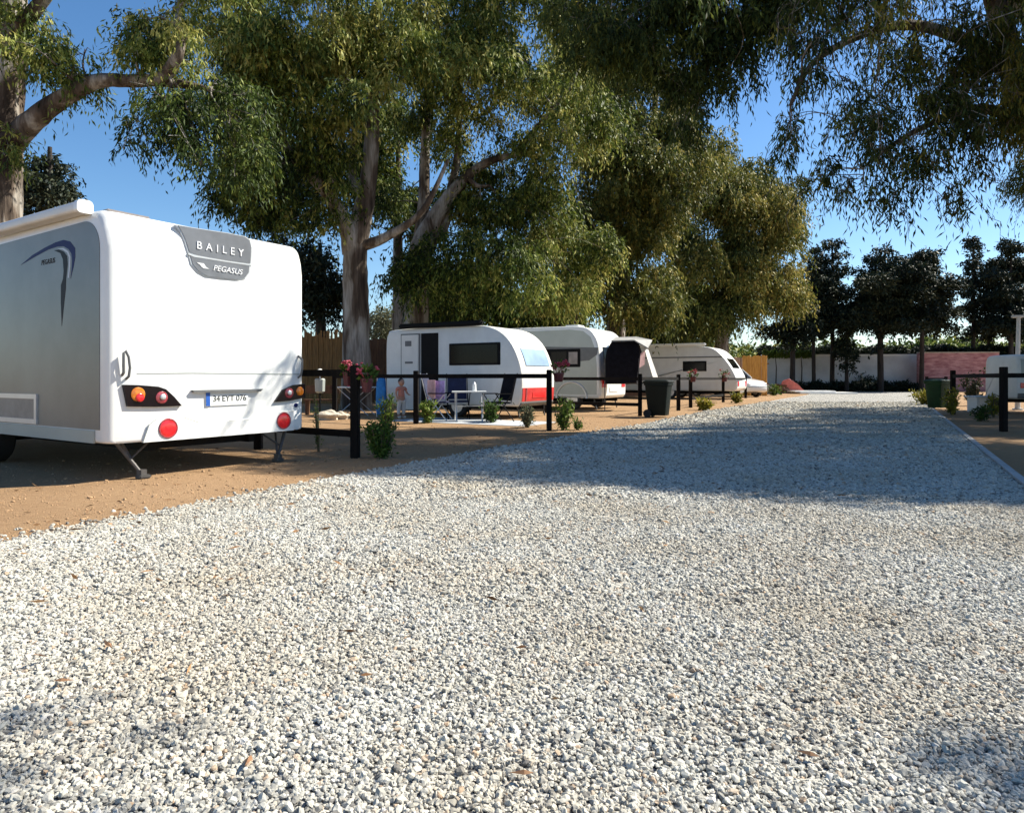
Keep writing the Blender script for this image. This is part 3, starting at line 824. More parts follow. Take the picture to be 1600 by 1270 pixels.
simple_tree('evergreen_tree', 'dark round evergreen beyond the caravan roof at the left border', 78, 27, 230, .3, region(75, 285, 42, 42, 27, 1, 22, (.4, .7), .1) + region(20, 310, 40, 25, 27, 1, 10, (.4, .6)), M['leaf_dark'], (.2, .08), 130, tint=(.6, .25))
simple_tree('evergreen_tree', 'dark evergreen behind the reed screen left of the forked trunk', 500, 30, 380, .3, region(500, 445, 40, 65, 30, 1.5, 24, (.6, .9), .05) + region(445, 400, 30, 40, 30, 1.5, 8, (.5, .8)), M['leaf_dark'], (.26, .10), 80, tint=(.6, .3))
simple_tree('evergreen_tree', 'dark foliage of a tree standing between and behind the two forked trunks', 622, 31, 200, .3, region(605, 190, 45, 60, 31, 1.5, 26, (.5, .8), .1) + region(590, 300, 45, 50, 31, 1.5, 22, (.5, .8)) + region(460, 330, 60, 45, 31, 1, 20, (.5, .75), -.1) + region(430, 230, 90, 60, 31, 1.5, 34, (.55, .85), -.1) + region(545, 250, 60, 70, 31, 1.5, 24, (.5, .8), -.1) + region(660, 330, 40, 60, 31, 1, 16, (.5, .75), -.15), M['leaf_euc'], (.28, .09), 60, tint=(.32, .22), bark='bark')
simple_tree('olive_tree', 'pale grey green olive between the two leaning trunks', 602, 33, 490, .16, region(601, 505, 20, 22, 33, 1, 12, (.35, .55), .1), M['leaf_olive'], (.16, .06), 160, tint=(.6, .25))
simple_tree('evergreen_tree', 'dark leafy tree filling the gap behind the small caravan roof', 700, 36, 400, .3, region(720, 480, 90, 40, 36, 2, 26, (.9, 1.4), 0) + region(850, 490, 80, 35, 36, 2, 22, (.8, 1.3), .05), M['leaf_euc'], (.34, .12), 50, tint=(.3, .25))
simple_tree('evergreen_tree', 'shadowy tree behind the roof of the middle caravan', 1050, 46, 440, .35, region(1040, 505, 80, 30, 46, 2, 22, (1.0, 1.5), -.05) + region(1090, 470, 60, 40, 47, 2, 14, (1.0, 1.5)), M['leaf_euc'], (.42, .14), 40, tint=(.35, .25))

DK = 'dark evergreens in front of the end wall'
def dark_tree(label, px, Y, ytop, ybase, hw, levels, point=.7, r0=.2, blobs=()):
    """tiers of flat spreading boughs, narrowing to an uneven tip"""
    k = F / Y
    lobes = []
    for i in range(levels):
        t = (i + .5) / levels
        w = hw * ((1 - t) ** point * .95 + .12) * (1.0 if t > .12 else .7) * random.uniform(.7, 1.2)
        for _ in range(max(2, int(5 * w / hw) + 1)):
            a_ = random.uniform(0, 6.28)
            d = random.uniform(.3, .75) * w
            x = px + math.cos(a_) * d
            y = ybase + (ytop - ybase) * t + random.gauss(0, 5)
            p = P(x, y, Y + math.sin(a_) * d / k)
            s_ = max(.35, w / k * random.uniform(.28, .5))
            lobes.append(((p.x, p.y, max(.5, p.z)), (s_ * 1.25, s_ * 1.25, s_ * random.uniform(.4, .75)), random.gauss(0, .12)))
    for bx, by, br in blobs:
        p = P(bx, by, Y)
        lobes.append(((p.x, p.y, p.z), (br / k, br / k, br / k * .8), 0))
    simple_tree('evergreen_tree', label, px, Y, ytop + 6, r0, lobes, M['leaf_dark'], (.27, .11), 125, 9, .5, .3, DK, (.45, .3))
dark_tree('squat dark evergreen nearest the orange screen with its crown low on a short trunk', 1238, 48, 448, 532, 42, 7, .5)
dark_tree('slim dark evergreen with a bare thin trunk in front of the white wall', 1272, 50, 385, 492, 44, 8, .5, .15)
dark_tree('tallest pointed dark evergreen in front of the white wall', 1300, 50, 366, 522, 52, 12, .75, .17)
dark_tree('small dark tree with foliage almost down to the shrubs by the white wall', 1323, 49, 490, 572, 24, 6, .6, .14)
dark_tree('broad dark evergreen with a thick trunk right of the middle of the white wall', 1376, 49, 388, 512, 72, 10, .42, .22, [(1372, 520, 9), (1368, 545, 7)])
dark_tree('dark evergreen with a spreading crown beside the pink wall end', 1440, 48, 390, 510, 70, 10, .38, .17)
dark_tree('narrow dark cypress like evergreen behind the pink wall', 1520, 52, 368, 530, 20, 13, .45, .16)
dark_tree('second narrow evergreen standing closely right of the cypress like one', 1544, 53, 425, 532, 16, 9, .45, .14)
dark_tree('tall dark evergreen at the right border behind the pale pole', 1580, 51, 376, 528, 56, 11, .42)
far = []
for k in range(46):
    p = P(random.uniform(880, 1640), random.uniform(515, 535), random.uniform(85, 100))
    far.append(((p.x, p.y, max(1.5, p.z - 2.2)), (3.2, 2.2, 2.0), random.uniform(-.2, .2)))
a = strands(far, 8, 8, 1.6, (.8, .34), .3, (.5, .25))
o = leaf_mesh('distant_woods', *a[:5], M['leaf_euc'], None)
tag(o, 'low far wood showing above the hedge at the end of the driveway', 'woods', kind='stuff')

# ------------------------------------------------------------------ walls, hedges and screens
def wall(name, label, cat, p0, p1, h, th, m, cap=None, capm=None, group=None):
    d = Vector(p1) - Vector(p0)
    d.z = 0
    root = thing(name, label, cat, tuple(p0), math.atan2(d.y, d.x), group)
    MB().box((d.length / 2, 0, h / 2), (d.length, th, h)).build('wall', m, root)
    if cap:
        MB().box((d.length / 2, 0, h + cap / 2), (d.length, th + .08, cap)).build('coping', capm, root)
    return root
def at(px, Y): return Vector(((px - CX) / F * Y, Y, 0))
wall('boundary_wall', 'whitewashed boundary wall closing the end of the driveway', 'wall', at(1190, 52), at(1436, 51), 2.62, .3, M['whitewall'], .14, M['slab'])
wall('stone_wall', 'pink stone wall right of the whitewashed wall', 'wall', at(1434, 49.5), at(1559, 49), 2.78, .35, M['pinkwall'], .08, M['stonepale'])
wall('boundary_wall', 'short pale wall panel between the pink wall and the right border', 'wall', at(1560, 49.3), at(1760, 48.5), 2.55, .3, M['whitewall'])
def hedge(label, p0, p1, z0, z1, th, leafm, n, leaf, tint):
    p0, p1 = Vector(p0), Vector(p1)
    root = thing('hedge', label, 'hedge', (p0.x, p0.y, 0))
    t = rng.uniform(0, 1, n)
    pos = np.outer(1 - t, p0) + np.outer(t, p1)
    pos[:, 1] += rng.uniform(-th / 2, th / 2, n)
    bump_ = .12 * np.sin(t * 37) + .1 * np.sin(t * 91)
    pos[:, 2] = z0 + (z1 - z0 + bump_) * rng.uniform(0, 1, n) ** .8
    leaf_mesh('foliage', pos, rng.normal(size=(n, 3)) + np.array([0, 0, -.2]), leaf[0] * rng.uniform(.6, 1.3, n), leaf[1] * rng.uniform(.6, 1.3, n),
              np.clip(rng.normal(tint, .25, n), 0, 1), leafm, root)
    L_ = (p1 - p0).length
    for k in range(int(L_ / 1.4)):
        q = p0.lerp(p1, (k + .5) / int(L_ / 1.4))
        s = MB().tube([(q.x, q.y, 0), (q.x + .05, q.y, z0 * .6 + .2), (q.x - .04, q.y, z1 - .15)], [.05, .04, .015], 5).build('stem', M['barkdark'], root)
        s.matrix_parent_inverse = Matrix.Translation(root.location).inverted()
hedge('long clipped dark hedge rising behind the end walls', at(1185, 53.5), at(1700, 51.5), 1.7, 3.35, 1.2, M['leaf_dark'], 30000, (.26, .12), .35)
hedge('low black shrubs along the foot of the whitewashed wall', at(1235, 49.8), at(1432, 49.3), 0.02, .62, .9, M['leaf_dark'], 7000, (.22, .09), .35)
hedge('bright green creeper along the top of the wall behind the orange screen', at(1192, 51.3), at(1272, 51.2), 2.55, 2.95, .35, M['leaf_bush'], 2600, (.2, .09), .75)

def screen(name, label, p0, p1, h, m, w, gap=.01, jit=.08, rails=True):
    p0, p1 = Vector(p0), Vector(p1)
    d = p1 - p0
    root = thing(name, label, 'fence', tuple(p0), math.atan2(d.y, d.x))
    mb = MB()
    n = int(d.length / (w + gap))
    for i in range(n):
        hh = h * (1 + random.uniform(-jit, jit))
        mb.box(((i + .5) * (w + gap), random.uniform(-.012, .012), hh / 2), (w, .03, hh), random.uniform(-.04, .04))
    mb.build('panel', m, root)
    if rails:
        for f_ in (.3, .8): MB().box((d.length / 2, .05, h * f_), (d.length, .05, .07)).build('rail', M['plank'], root)
    return root
screen('reed_screen', 'golden reed screen behind the first caravan, left of the forked trunk', at(395, 26.5), at(542, 26.0), 2.7, M['reed'], .06, .004)
screen('board_fence', 'brown board fence between the forked trunk and the small caravan', at(545, 27.5), at(640, 27.0), 2.55, M['plank'], .16, .01, .01)
screen('board_fence', 'long brown board fence hidden mostly behind the caravans', at(640, 28.5), at(1165, 44.5), 2.3, M['plank'], .18, .012, .01)
screen('timber_screen', 'bright orange upright timber screen at the end of the farthest caravan', at(1160, 38), at(1201, 37.2), 2.2, M['orange'], .14, .008, .02)

# ------------------------------------------------------------------ caravans
class Frame:
    """a caravan's own axes: x across its back, y towards its front, origin on the ground at its rear left corner"""
    def __init__(s, O, rz):
        s.O, s.rz = Vector(O), rz
        s.u = Vector((math.cos(rz), math.sin(rz), 0)); s.v = Vector((-math.sin(rz), math.cos(rz), 0))
    def hit(s, px, py, nrm, d):
        e = Vector((0, 0, CAMH)); r = Vector(((px - CX) / F, 1, (HY - py) / F))
        t = (d + nrm.dot(s.O) - nrm.dot(e)) / nrm.dot(r)
        q = e + r * t - s.O
        return Vector((q.dot(s.u), q.dot(s.v), q.z))
    def rear(s, px, py, d=0.0): return s.hit(px, py, s.v, d)
    def side(s, px, py, d=0.0): return s.hit(px, py, s.u, d)

def rrect(x0, x1, z0, z1, rt, rb, y, n=6):
    pts = []
    for cx, cz, a0, r in ((x1 - rb, z0 + rb, -90, rb), (x1 - rt, z1 - rt, 0, rt), (x0 + rt, z1 - rt, 90, rt), (x0 + rb, z0 + rb, 180, rb)):
        for k in range(n + 1):
            q = R(a0 + 90 * k / n)
            pts.append(Vector((cx + r * math.cos(q), y, cz + r * math.sin(q))))
    return pts

def wheel(root, x, y, r, w=.18):
    t = MB()
    prof = [(-w / 2, r * .62), (-w / 2, r * .92), (-w * .35, r), (w * .35, r), (w / 2, r * .92), (w / 2, r * .62)]
    secs = []
    for k in range(24):
        q = 2 * math.pi * k / 24
        secs.append([Vector((x + a, y + math.cos(q) * b, r + math.sin(q) * b)) for a, b in prof])
    secs.append(secs[0])
    t.loft(secs, cap=False)
    wh = t.build('wheel', M['rubber'], root, smooth=True)
    rm = MB().cyl((x - w * .42, y, r), (x + w * .42, y, r), r * .62, n=20)
    for k in range(6):
        q = 2 * math.pi * k / 6
        rm.cyl((x - w * .46, y + math.cos(q) * r * .35, r + math.sin(q) * r * .35), (x + w * .46, y + math.cos(q) * r * .35, r + math.sin(q) * r * .35), r * .09, n=8)
    rm.build('rim', M['alloy'], wh, smooth=True)

def text_part(txt, size, origin, ax, ay, m, parent, name='lettering', spacing=1.0, extrude=.003, shear=0.0):
    cu = bpy.data.curves.new('tmp_text', 'FONT')
    cu.body = txt
    cu.size = size
    cu.space_character = spacing
    cu.extrude = extrude
    cu.shear = shear
    cu.align_x, cu.align_y = 'CENTER', 'CENTER'
    to = bpy.data.objects.new('tmp_text', cu)
    C.objects.link(to)
    dg = bpy.context.evaluated_depsgraph_get()
    dg.update()
    me = bpy.data.meshes.new_from_object(to.evaluated_get(dg))
    bpy.data.objects.remove(to)
    ax, ay = Vector(ax).normalized(), Vector(ay).normalized()
    az = ax.cross(ay)
    Mx = Matrix((ax, ay, az)).transposed().to_4x4()
    me.transform(Matrix.Translation(origin) @ Mx)
    me.name = name
    me.materials.clear()
    me.materials.append(m)
    o = bpy.data.objects.new(name, me)
    C.objects.link(o)
    o.parent = parent
    return o

# --- the big white caravan at the left -----------------------------------------------------------
RZ1 = R(57.0)
F1 = Frame((-3.83, 6.40, 0), RZ1)
W1, L1 = 2.34, 6.2
cv = thing('caravan', 'large white caravan with silver sides seen from behind, nearest the camera', 'caravan', tuple(F1.O), RZ1)
secs = []
for y, a_, zt, rt in ((0, .075, 2.44, .30), (.012, .045, 2.48, .30), (.03, .020, 2.525, .28), (.06, .006, 2.565, .22), (.10, 0, 2.60, .14), (.2, 0, 2.62, .09), (.5, 0, 2.63, .07),
                      (3, 0, 2.64, .10), (5.6, 0, 2.58, .10), (5.95, .01, 2.35, .12), (6.15, .03, 1.6, .12), (6.2, .08, 1.4, .1)):
    secs.append(rrect(a_, W1 - a_, .37, zt, rt, .035, y))
MB().loft(secs).build('body', M['gelcoat'], cv, smooth=True, sharp=50)
# silver side panels, left then right
for sx, nx in ((0.0, -1), (W1, 1)):
    pp = [(.11, .50), (5.85, .50), (5.85, 2.36), (5.5, 2.47), (.40, 2.52)] + [(.40 - .29 * math.sin(R(q)), 2.23 + .29 * math.cos(R(q))) for q in range(10, 91, 10)]
    MB().prism([Vector((sx, y, z)) for y, z in pp], (nx, 0, 0), -.004, .006).build('side_panel', M['silver'], cv)
    MB().box((sx + nx * .008, 3.0, .43), (.016, 5.6, .12)).build('skirt', M['palesilver'], cv)
# awning case along the left roof edge
aw = MB()
aw.loft([rrect(-.115, .02, 2.585, 2.70, .045, .035, y, 4) for y in (.36, 5.0)]).build('awning_case', M['offwhite'], cv, smooth=True)
ac = [o for o in scene.objects if o.parent == cv and o.name.startswith('awning_case')][0]
MB().loft([rrect(-.122, .027, 2.578, 2.707, .045, .035, y, 4) for y in (.29, .36)]).build('end_cap', M['gelcoat'], ac, smooth=True)
rv_ = MB().rbox((.62, 1.0, 2.70), (.56, .56, .10), .03).build('roof_vent', M['palesilver'], cv, smooth=True)
MB().rbox((.62, 1.0, 2.765), (.46, .46, .035), .012).build('vent_lid', M['hatch'], rv_, smooth=True)
RN = (0, -1, 0)
def rearp(pts, off=0.0): return [F1.rear(*p, off) for p in pts]
# badge panel high on the back
zz = lambda pts: [(260 + x / 10.587, 330 + y / 10.587) for x, y in pts]
up = zz([(150, 225), (400, 268), (700, 315), (1000, 360), (1300, 420), (1385, 480), (1415, 600), (1410, 760), (1400, 880), (1200, 860), (900, 815), (600, 770), (430, 720), (345, 680), (290, 500), (225, 350)])
lo = zz([(360, 735), (450, 765), (700, 800), (1000, 845), (1390, 905), (1380, 1020), (1310, 1115), (1180, 1140), (900, 1115), (640, 1080), (500, 1000), (400, 880)])
dv = zz([(345, 690), (440, 725), (700, 775), (1000, 825), (1400, 885), (1398, 905), (1000, 848), (700, 800), (440, 760), (350, 722)])
def scale_poly(pts, k):
    cx_ = sum(p[0] for p in pts) / len(pts); cy_ = sum(p[1] for p in pts) / len(pts)
    return [(cx_ + (x - cx_) * k, cy_ + (y - cy_) * k) for x, y in pts]
bd = MB().prism(rearp(scale_poly(up, 1.0)), RN, -.05, .010).build('badge_panel', M['badgelight'], cv)
MB().prism(rearp(scale_poly(up, .955)), RN, .008, .016).build('upper_plate', M['badgegrey'], bd)
MB().prism(rearp(scale_poly(lo, 1.0)), RN, -.05, .010).prism(rearp(dv), RN, .009, .018).build('lower_plate', M['badgelight'], bd)
MB().prism(rearp(scale_poly(lo, .94)), RN, .008, .016).build('model_plate', M['badgegrey'], bd)
def rear_text(txt, size, pa, pb, off, m, parent, **k):
    a, b_ = F1.rear(*pa), F1.rear(*pb)
    o = (a + b_) / 2
    return text_part(txt, size, o + Vector(RN) * off, b_ - a, (0, 0, 1), m, parent, **k)
rear_text('BAILEY', .115, (296, 382), (387, 398), .020, M['chrome'], bd, spacing=1.75, extrude=.004)
rear_text('PEGASUS', .085, (325, 418), (382, 427), .020, M['chrome'], bd, spacing=1.05, extrude=.004, shear=.25)
wing = zz([(480, 850), (600, 870), (640, 930), (690, 960), (600, 950), (560, 920), (540, 890)])
MB().prism(rearp(wing), RN, .015, .021).build('wing_emblem', M['chrome'], bd)
# mouldings of the lower back
seam = [(214, 583), (300, 582), (470, 584), (470, 585.4), (300, 583.4), (214, 584.4)]
MB().prism(rearp(seam), RN, -.01, .004).build('seam', M['palesilver'], cv)
z1_ = lambda pts: [(x / 2.592, 290 + y / 2.592) for x, y in pts]
bt = z1_([(575, 1040), (600, 968), (630, 944), (740, 937), (800, 957), (900, 953), (1020, 945), (1080, 920), (1185, 912), (1185, 990)])
bmp = MB().prism(rearp(bt), RN, -.02, .022).build('bumper_panel', M['gelcoat'], cv)
edge = z1_([(575, 1040), (600, 968), (630, 944), (740, 937), (800, 957), (900, 953), (1020, 945), (1080, 920), (1185, 912)])
MB().tube([F1.rear(*p) + Vector((0, -.020, 0)) for p in edge], .005, 5).build('crease', M['palesilver'], bmp)
# lamps
def lens(c, r, m, name, parent, off=.03, sx=1.0):
    p = F1.rear(*c)
    mb = MB()
    prof = [(0.0, 1.0), (.006, .98), (.010, .85), (.013, .5), (.014, .02)]
    mb.loft([[Vector((p.x + math.cos(2 * math.pi * k / 20) * r * q * sx, -off - d, p.z + math.sin(2 * math.pi * k / 20) * r * q)) for k in range(20)] for d, q in prof])
    return mb.build(name, m, parent, smooth=True)
cl = MB().prism(rearp([(190, 601), (214, 601.5), (245, 604), (257, 608), (270, 620), (282, 634), (240, 635.5), (197, 635)]), RN, -.06, .03).build('light_cluster', M['lampblack'], cv)
lens((213, 616), .070, M['amber'], 'amber_lens', cl); lens((250, 621), .062, M['pinklens'], 'red_lens', cl)
lens((215, 621), .042, M['redlens'], 'inner_lens', cl, .041); lens((251, 620), .03, M['badgelight'], 'inner_lens', cl, .042)
cr_ = MB().prism(rearp([(427, 628), (440, 609), (456, 601.5), (474, 599.5), (474.5, 621), (450, 626)]), RN, -.06, .03).build('light_cluster', M['lampblack'], cv)
lens((449, 614), .062, M['pinklens'], 'red_lens', cr_); lens((466, 611), .055, M['amber'], 'amber_lens', cr_); lens((449, 613.5), .03, M['badgelight'], 'inner_lens', cr_, .042)
for c in ((261, 669), (441.5, 657)):
    fo = lens(c, .088, M['redlens'], 'fog_lamp', cv, .022)
    p = F1.rear(*c)
    MB().tube([(p.x + math.cos(2 * math.pi * k / 20) * .093, -.025, p.z + math.sin(2 * math.pi * k / 20) * .093) for k in range(21)], .009, 6).build('bezel', M['pinklens'], fo, smooth=True)
p = F1.rear(462, 633)
MB().cyl((p.x, -.001, p.z), (p.x, -.008, p.z), .026).build('sticker', M['decalblue'], cv)
# number plate
MB().prism(rearp([(298, 609.5), (320, 609), (408, 607.5), (404, 611.5), (320, 613), (300, 613)]), RN, -.01, .04).build('plate_light_bar', M['greytrim'], cv)
pl = MB().prism(rearp([(320.5, 613.5), (386.5, 611), (386, 631.5), (321, 634.5)]), RN, -.005, .012).build('number_plate', M['plate'], cv)
MB().prism(rearp([(320.5, 613.5), (327, 613.2), (327.3, 634.2), (321, 634.5)]), RN, .011, .015).build('country_strip', M['plateblue'], pl)
rear_text('34 EYT 076', .092, (330, 623.5), (385, 621.5), .0125, M['black'], pl, extrude=.002, spacing=.95)
# grab handles
def grab(pts, r):
    MB().tube([F1.rear(*p) + Vector((0, -d, 0)) for *p, d in pts], r, 8).build('grab_handle', M['greytrim'], cv, smooth=True)
grab([(197, 592, .0), (197, 588, .05), (198, 575, .06), (196, 558, .06), (192, 548, .05), (189, 552, .05), (188, 570, .06), (189, 582, .05), (191, 586, .0)], .013)
grab([(466, 590, 0), (466, 586, .05), (467, 575, .06), (467, 562, .06), (466, 556, .0)], .013)
# side decal and hatch
z3 = lambda pts: [(20 + x / 7.93, 360 + y / 7.93) for x, y in pts]
SN = (-1, 0, 0)
def sidep(pts, Fr=F1): return [Fr.side(*p) for p in pts]
dc = MB().prism(sidep(z3([(110, 430), (250, 310), (400, 220), (540, 150), (640, 120), (720, 140), (780, 220), (782, 330), (762, 450), (725, 600), (738, 480), (745, 380), (735, 290), (700, 235), (640, 200), (560, 205), (450, 240), (300, 320), (180, 390)])), SN, .004, .008).build('swoosh_decal', M['decalblue'], cv)
MB().prism(sidep(z3([(520, 250), (600, 285), (630, 360), (640, 500), (632, 600), (606, 680), (605, 900), (616, 1185), (640, 950), (665, 720), (668, 600), (688, 420), (680, 320), (640, 265), (580, 240)])), SN, .004, .008).build('spike_decal', M['decaldark'], dc)
MB().prism(sidep(z3([(560, 228), (640, 222), (700, 262), (725, 330), (722, 450), (708, 590), (692, 590), (704, 450), (708, 340), (684, 280), (630, 240)])), SN, .004, .0085).build('pale_decal', M['decalpale'], dc)
a, b_ = F1.side(59, 411.5), F1.side(94, 407)
text_part('PEGASUS', .075, (a + b_) / 2 + Vector(SN) * .008, Vector((0, -1, 0)), (0, 0, 1), M['decaldark'], dc, extrude=.001, shear=.2)
hq = [F1.side(-10, 611), F1.side(58, 612), F1.side(62, 667), F1.side(-10, 662)]
ya, yb = hq[1].y, hq[0].y + .25
za, zb = .505, .80
ht = MB()
for c, d in (((-.012, (ya + yb) / 2, zb), (.02, yb - ya + .06, .05)), ((-.012, (ya + yb) / 2, za + .03), (.02, yb - ya + .06, .05)), ((-.012, ya, (za + zb) / 2 + .015), (.02, .05, zb - za - .08)), ((-.012, yb, (za + zb) / 2 + .015), (.02, .05, zb - za - .08))):
    ht.box(c, d)
hh = ht.build('hatch_frame', M['badgelight'], cv)
MB().box((-.008, (ya + yb) / 2, (za + zb) / 2 + .015), (.008, yb - ya - .05, zb - za - .06)).build('hatch_door', M['hatch'], hh)
# a window farther along the silver side and its frame
wf = MB().rbox((-.016, 3.9, 1.72), (.03, 1.3, .62), .012).build('window', M['glass'], cv, smooth=True)
# underside: chassis, corner steadies, wheels
MB().box((.55, 3.0, .31), (.08, 5.6, .12)).box((1.73, 3.0, .31), (.08, 5.6, .12)).box((1.14, .30, .31), (1.1, .07, .10)).box((1.14, 2.9, .29), (1.6, .09, .09)).build('chassis', M['black'], cv)
for sx, dx in ((.16, 1), (W1 - .16, -1)):
    st = MB()
    st.tube([(sx, .16, .38), (sx + dx * .20, .05, .05)], [.022, .018], 8)
    st.tube([(sx + dx * .09, .24, .38), (sx + dx * .19, .07, .07)], .013, 8)
    st.tube([(sx + dx * .36, .18, .36), (sx + dx * .11, .12, .18)], .011, 8)
    sd = st.build('corner_steady', M['steel'], cv)
    MB().rbox((sx + dx * .21, .035, .022), (.12, .10, .035), .01).box((sx + dx * .20, .045, .06), (.07, .06, .06), .3).build('foot', M['steel'], sd)
for sx in (.16, W1 - .16):
    wheel(cv, sx, 2.9, .33, .2)
MB().rbox((1.14, 6.45, .5), (.9, .5, .4), .05).build('drawbar_box', M['gelcoat'], cv, smooth=True)

# --- the others: a side outline swept across the width ----------------------------------------------
def swept(fr, W, prof, m, root, name='body', edge=.06):
    pr = catmull([(y, z) for y, z in prof], 3)
    n = len(pr)
    ctr = np.mean(pr, axis=0)
    secs = []
    for x, ins in ((0, edge), (edge * .25, edge * .45), (edge * .6, edge * .12), (edge * 1.1, 0), (W - edge * 1.1, 0), (W - edge * .6, edge * .12), (W - edge * .25, edge * .45), (W, edge)):
        ring = []
        for i in range(n):
            t = pr[(i + 1) % n] - pr[i - 1]
            nn = np.array([-t[1], t[0]]); nn = nn / (np.linalg.norm(nn) + 1e-9)
            q0 = pr[i] + nn * ins
            if np.linalg.norm(q0 - ctr) > np.linalg.norm(pr[i] - ctr): q0 = pr[i] - nn * ins
            ring.append(Vector((x, q0[0], q0[1])))
        secs.append(ring)
    return MB().loft(secs).build(name, m, root, smooth=True, sharp=50)

def on_back(prof, x0, x1, z0, z1, proud, th):
    """a panel that follows the curve of the back between two heights"""
    pr = catmull(prof, 4)
    zs = [z0 + (z1 - z0) * k / 6 for k in range(7)]
    def yb(z):
        best = None
        for i in range(len(pr) - 1):
            a, b = pr[i], pr[i + 1]
            if min(a[1], b[1]) - 1e-6 <= z <= max(a[1], b[1]) + 1e-6 and abs(b[1] - a[1]) > 1e-6:
                y = a[0] + (b[0] - a[0]) * (z - a[1]) / (b[1] - a[1])
                best = y if best is None else min(best, y)
        return best if best is not None else 0.0
    outer = [Vector((0, yb(z) - proud, z)) for z in zs]; inner = [Vector((0, yb(z) - proud + th, z)) for z in zs]
    ring = outer + inner[::-1]
    return MB().loft([[v + Vector((x, 0, 0)) for v in ring] for x in (x0, x1)])

# small caravan
RZ = R(60.0)
O2 = G(815, 655); O2.z = 0
F2 = Frame(O2, RZ)
W2 = 1.78
pr2 = [(.10, .30), (.03, .42), (0, .75), (.01, 1.1), (.10, 1.45), (.27, 1.80), (.52, 2.07), (.85, 2.24), (1.3, 2.31), (2.5, 2.32), (3.95, 2.28), (4.15, 2.18), (4.22, 1.9), (4.22, 1.0), (4.20, .42), (4.1, .30), (2.2, .29)]
c2 = thing('caravan', 'small white caravan with open black doorway and red tail panel', 'caravan', tuple(O2), RZ)
swept(F2, W2, pr2, M['offwhite'], c2, edge=.05)
def side_box(fr, pxa, pya, pxb, pyb, d, th, bev, m, name, root):
    a, b = fr.side(pxa, pya), fr.side(pxb, pyb)
    return MB().rbox((-d + th / 2, (a.y + b.y) / 2, (a.z + b.z) / 2), (th, abs(a.y - b.y), abs(a.z - b.z)), bev).build(name, m, root, smooth=True)
side_box(F2, 658, 521, 685, 642, .012, .02, .008, M['black'], 'doorway', c2)
side_box(F2, 626.5, 522, 657, 642, .012, .02, .008, M['greytrim'], 'door_frame', c2)
dl = side_box(F2, 628, 524, 654.5, 640, .03, .03, .012, M['offwhite'], 'door', c2)
side_box(F2, 634, 533, 644, 541, .036, .012, .004, M['greytrim'], 'vent_plate', dl)
side_box(F2, 634, 565, 646, 568, .04, .02, .004, M['greytrim'], 'door_handle', dl)
w2 = side_box(F2, 702, 537, 782, 570, .02, .03, .012, M['black'], 'window', c2)
side_box(F2, 705, 540, 778, 567, .026, .012, .004, M['glass'], 'pane', w2)
a, b = F2.side(626, 508), F2.side(756, 507)
MB().rbox((-.05, (a.y + b.y) / 2, 2.36), (.14, abs(a.y - b.y), .13), .04).build('awning_case', M['black'], c2, smooth=True)
on_back(pr2, .30, W2 - .22, 1.30, 1.72, .02, .03).build('rear_window', M['blueglass'], c2, smooth=True)
rp = on_back(pr2, .05, W2 - .05, .42, .75, .012, .02).build('tail_panel', M['tailred'], c2, smooth=True)
on_back(pr2, .55, W2 - .55, .50, .64, .022, .012).build('number_plate', M['redlens'], rp)
on_back(pr2, .03, W2 - .03, .30, .39, .03, .06).build('bumper', M['greytrim'], c2)
on_back(pr2, .20, .26, .45, .75, .026, .014).build('tail_light', M['pinklens'], rp)
MB().rbox((.9, 2.4, 2.35), (.45, .45, .1), .03).build('roof_vent', M['palesilver'], c2, smooth=True)
MB().box((.5, 2.0, .25), (.07, 3.9, .1)).box((W2 - .5, 2.0, .25), (.07, 3.9, .1)).box((W2 / 2, 1.9, .25), (W2 - .2, .08, .08)).build('chassis', M['black'], c2)
for x in (.10, W2 - .10): wheel(c2, x, 1.9, .29, .17)
for x in (.22, W2 - .22): MB().tube([(x, .25, .3), (x, .18, .02)], .02, 6).build('corner_steady', M['steel'], c2)

# middle caravan
O3 = at(937, 20.7)
F3 = Frame(O3, RZ)
W3 = 2.2
pr3 = [(.06, .36), (.0, .5), (.0, 1.2), (.03, 1.8), (.12, 2.2), (.33, 2.47), (.65, 2.58), (1.4, 2.61), (4.5, 2.61), (5.9, 2.55), (6.2, 2.2), (6.25, 1.4), (6.22, .45), (6.1, .36), (3.0, .35)]
c3 = thing('caravan', 'silver sided caravan with a long dark window band, between the small and the farthest caravan', 'caravan', tuple(O3), RZ)
swept(F3, W3, pr3, M['gelcoat'], c3)
sp = [(.10, .48), (6.0, .48), (6.0, 2.3), (5.7, 2.46), (1.0, 2.50), (.55, 2.44), (.30, 2.25), (.16, 1.9), (.10, 1.4)]
MB().prism([Vector((0, y, z)) for y, z in sp], SN, -.004, .006).build('side_panel', M['palesilver'], c3)
bp_ = MB().prism([F3.side(*p) for p in [(800, 541), (935, 543), (933, 554), (921, 563), (906, 564.5), (906, 574), (800, 573)]], SN, .004, .012).build('window_band', M['greytrim'], c3)
w3 = side_box(F3, 852, 546, 907, 573, .03, .03, .012, M['black'], 'window', c3)
side_box(F3, 862, 550, 886, 570, .034, .012, .004, M['glass'], 'pane', w3)
side_box(F3, 889, 550, 903, 569, .034, .012, .004, M['hatch'], 'blind', w3)
wa = F3.side(893, 640).y
MB().tube([(-.014, wa + math.cos(R(q)) * .52, .36 + math.sin(R(q)) * .50) for q in range(0, 181, 15)], .035, 6).build('wheel_arch', M['badgelight'], c3, smooth=True)
for x in (.12, W3 - .12): wheel(c3, x, wa, .31, .19)
on_back(pr3, .06, W3 - .06, .44, .86, .02, .03).build('bumper', M['gelcoat'], c3, smooth=True)
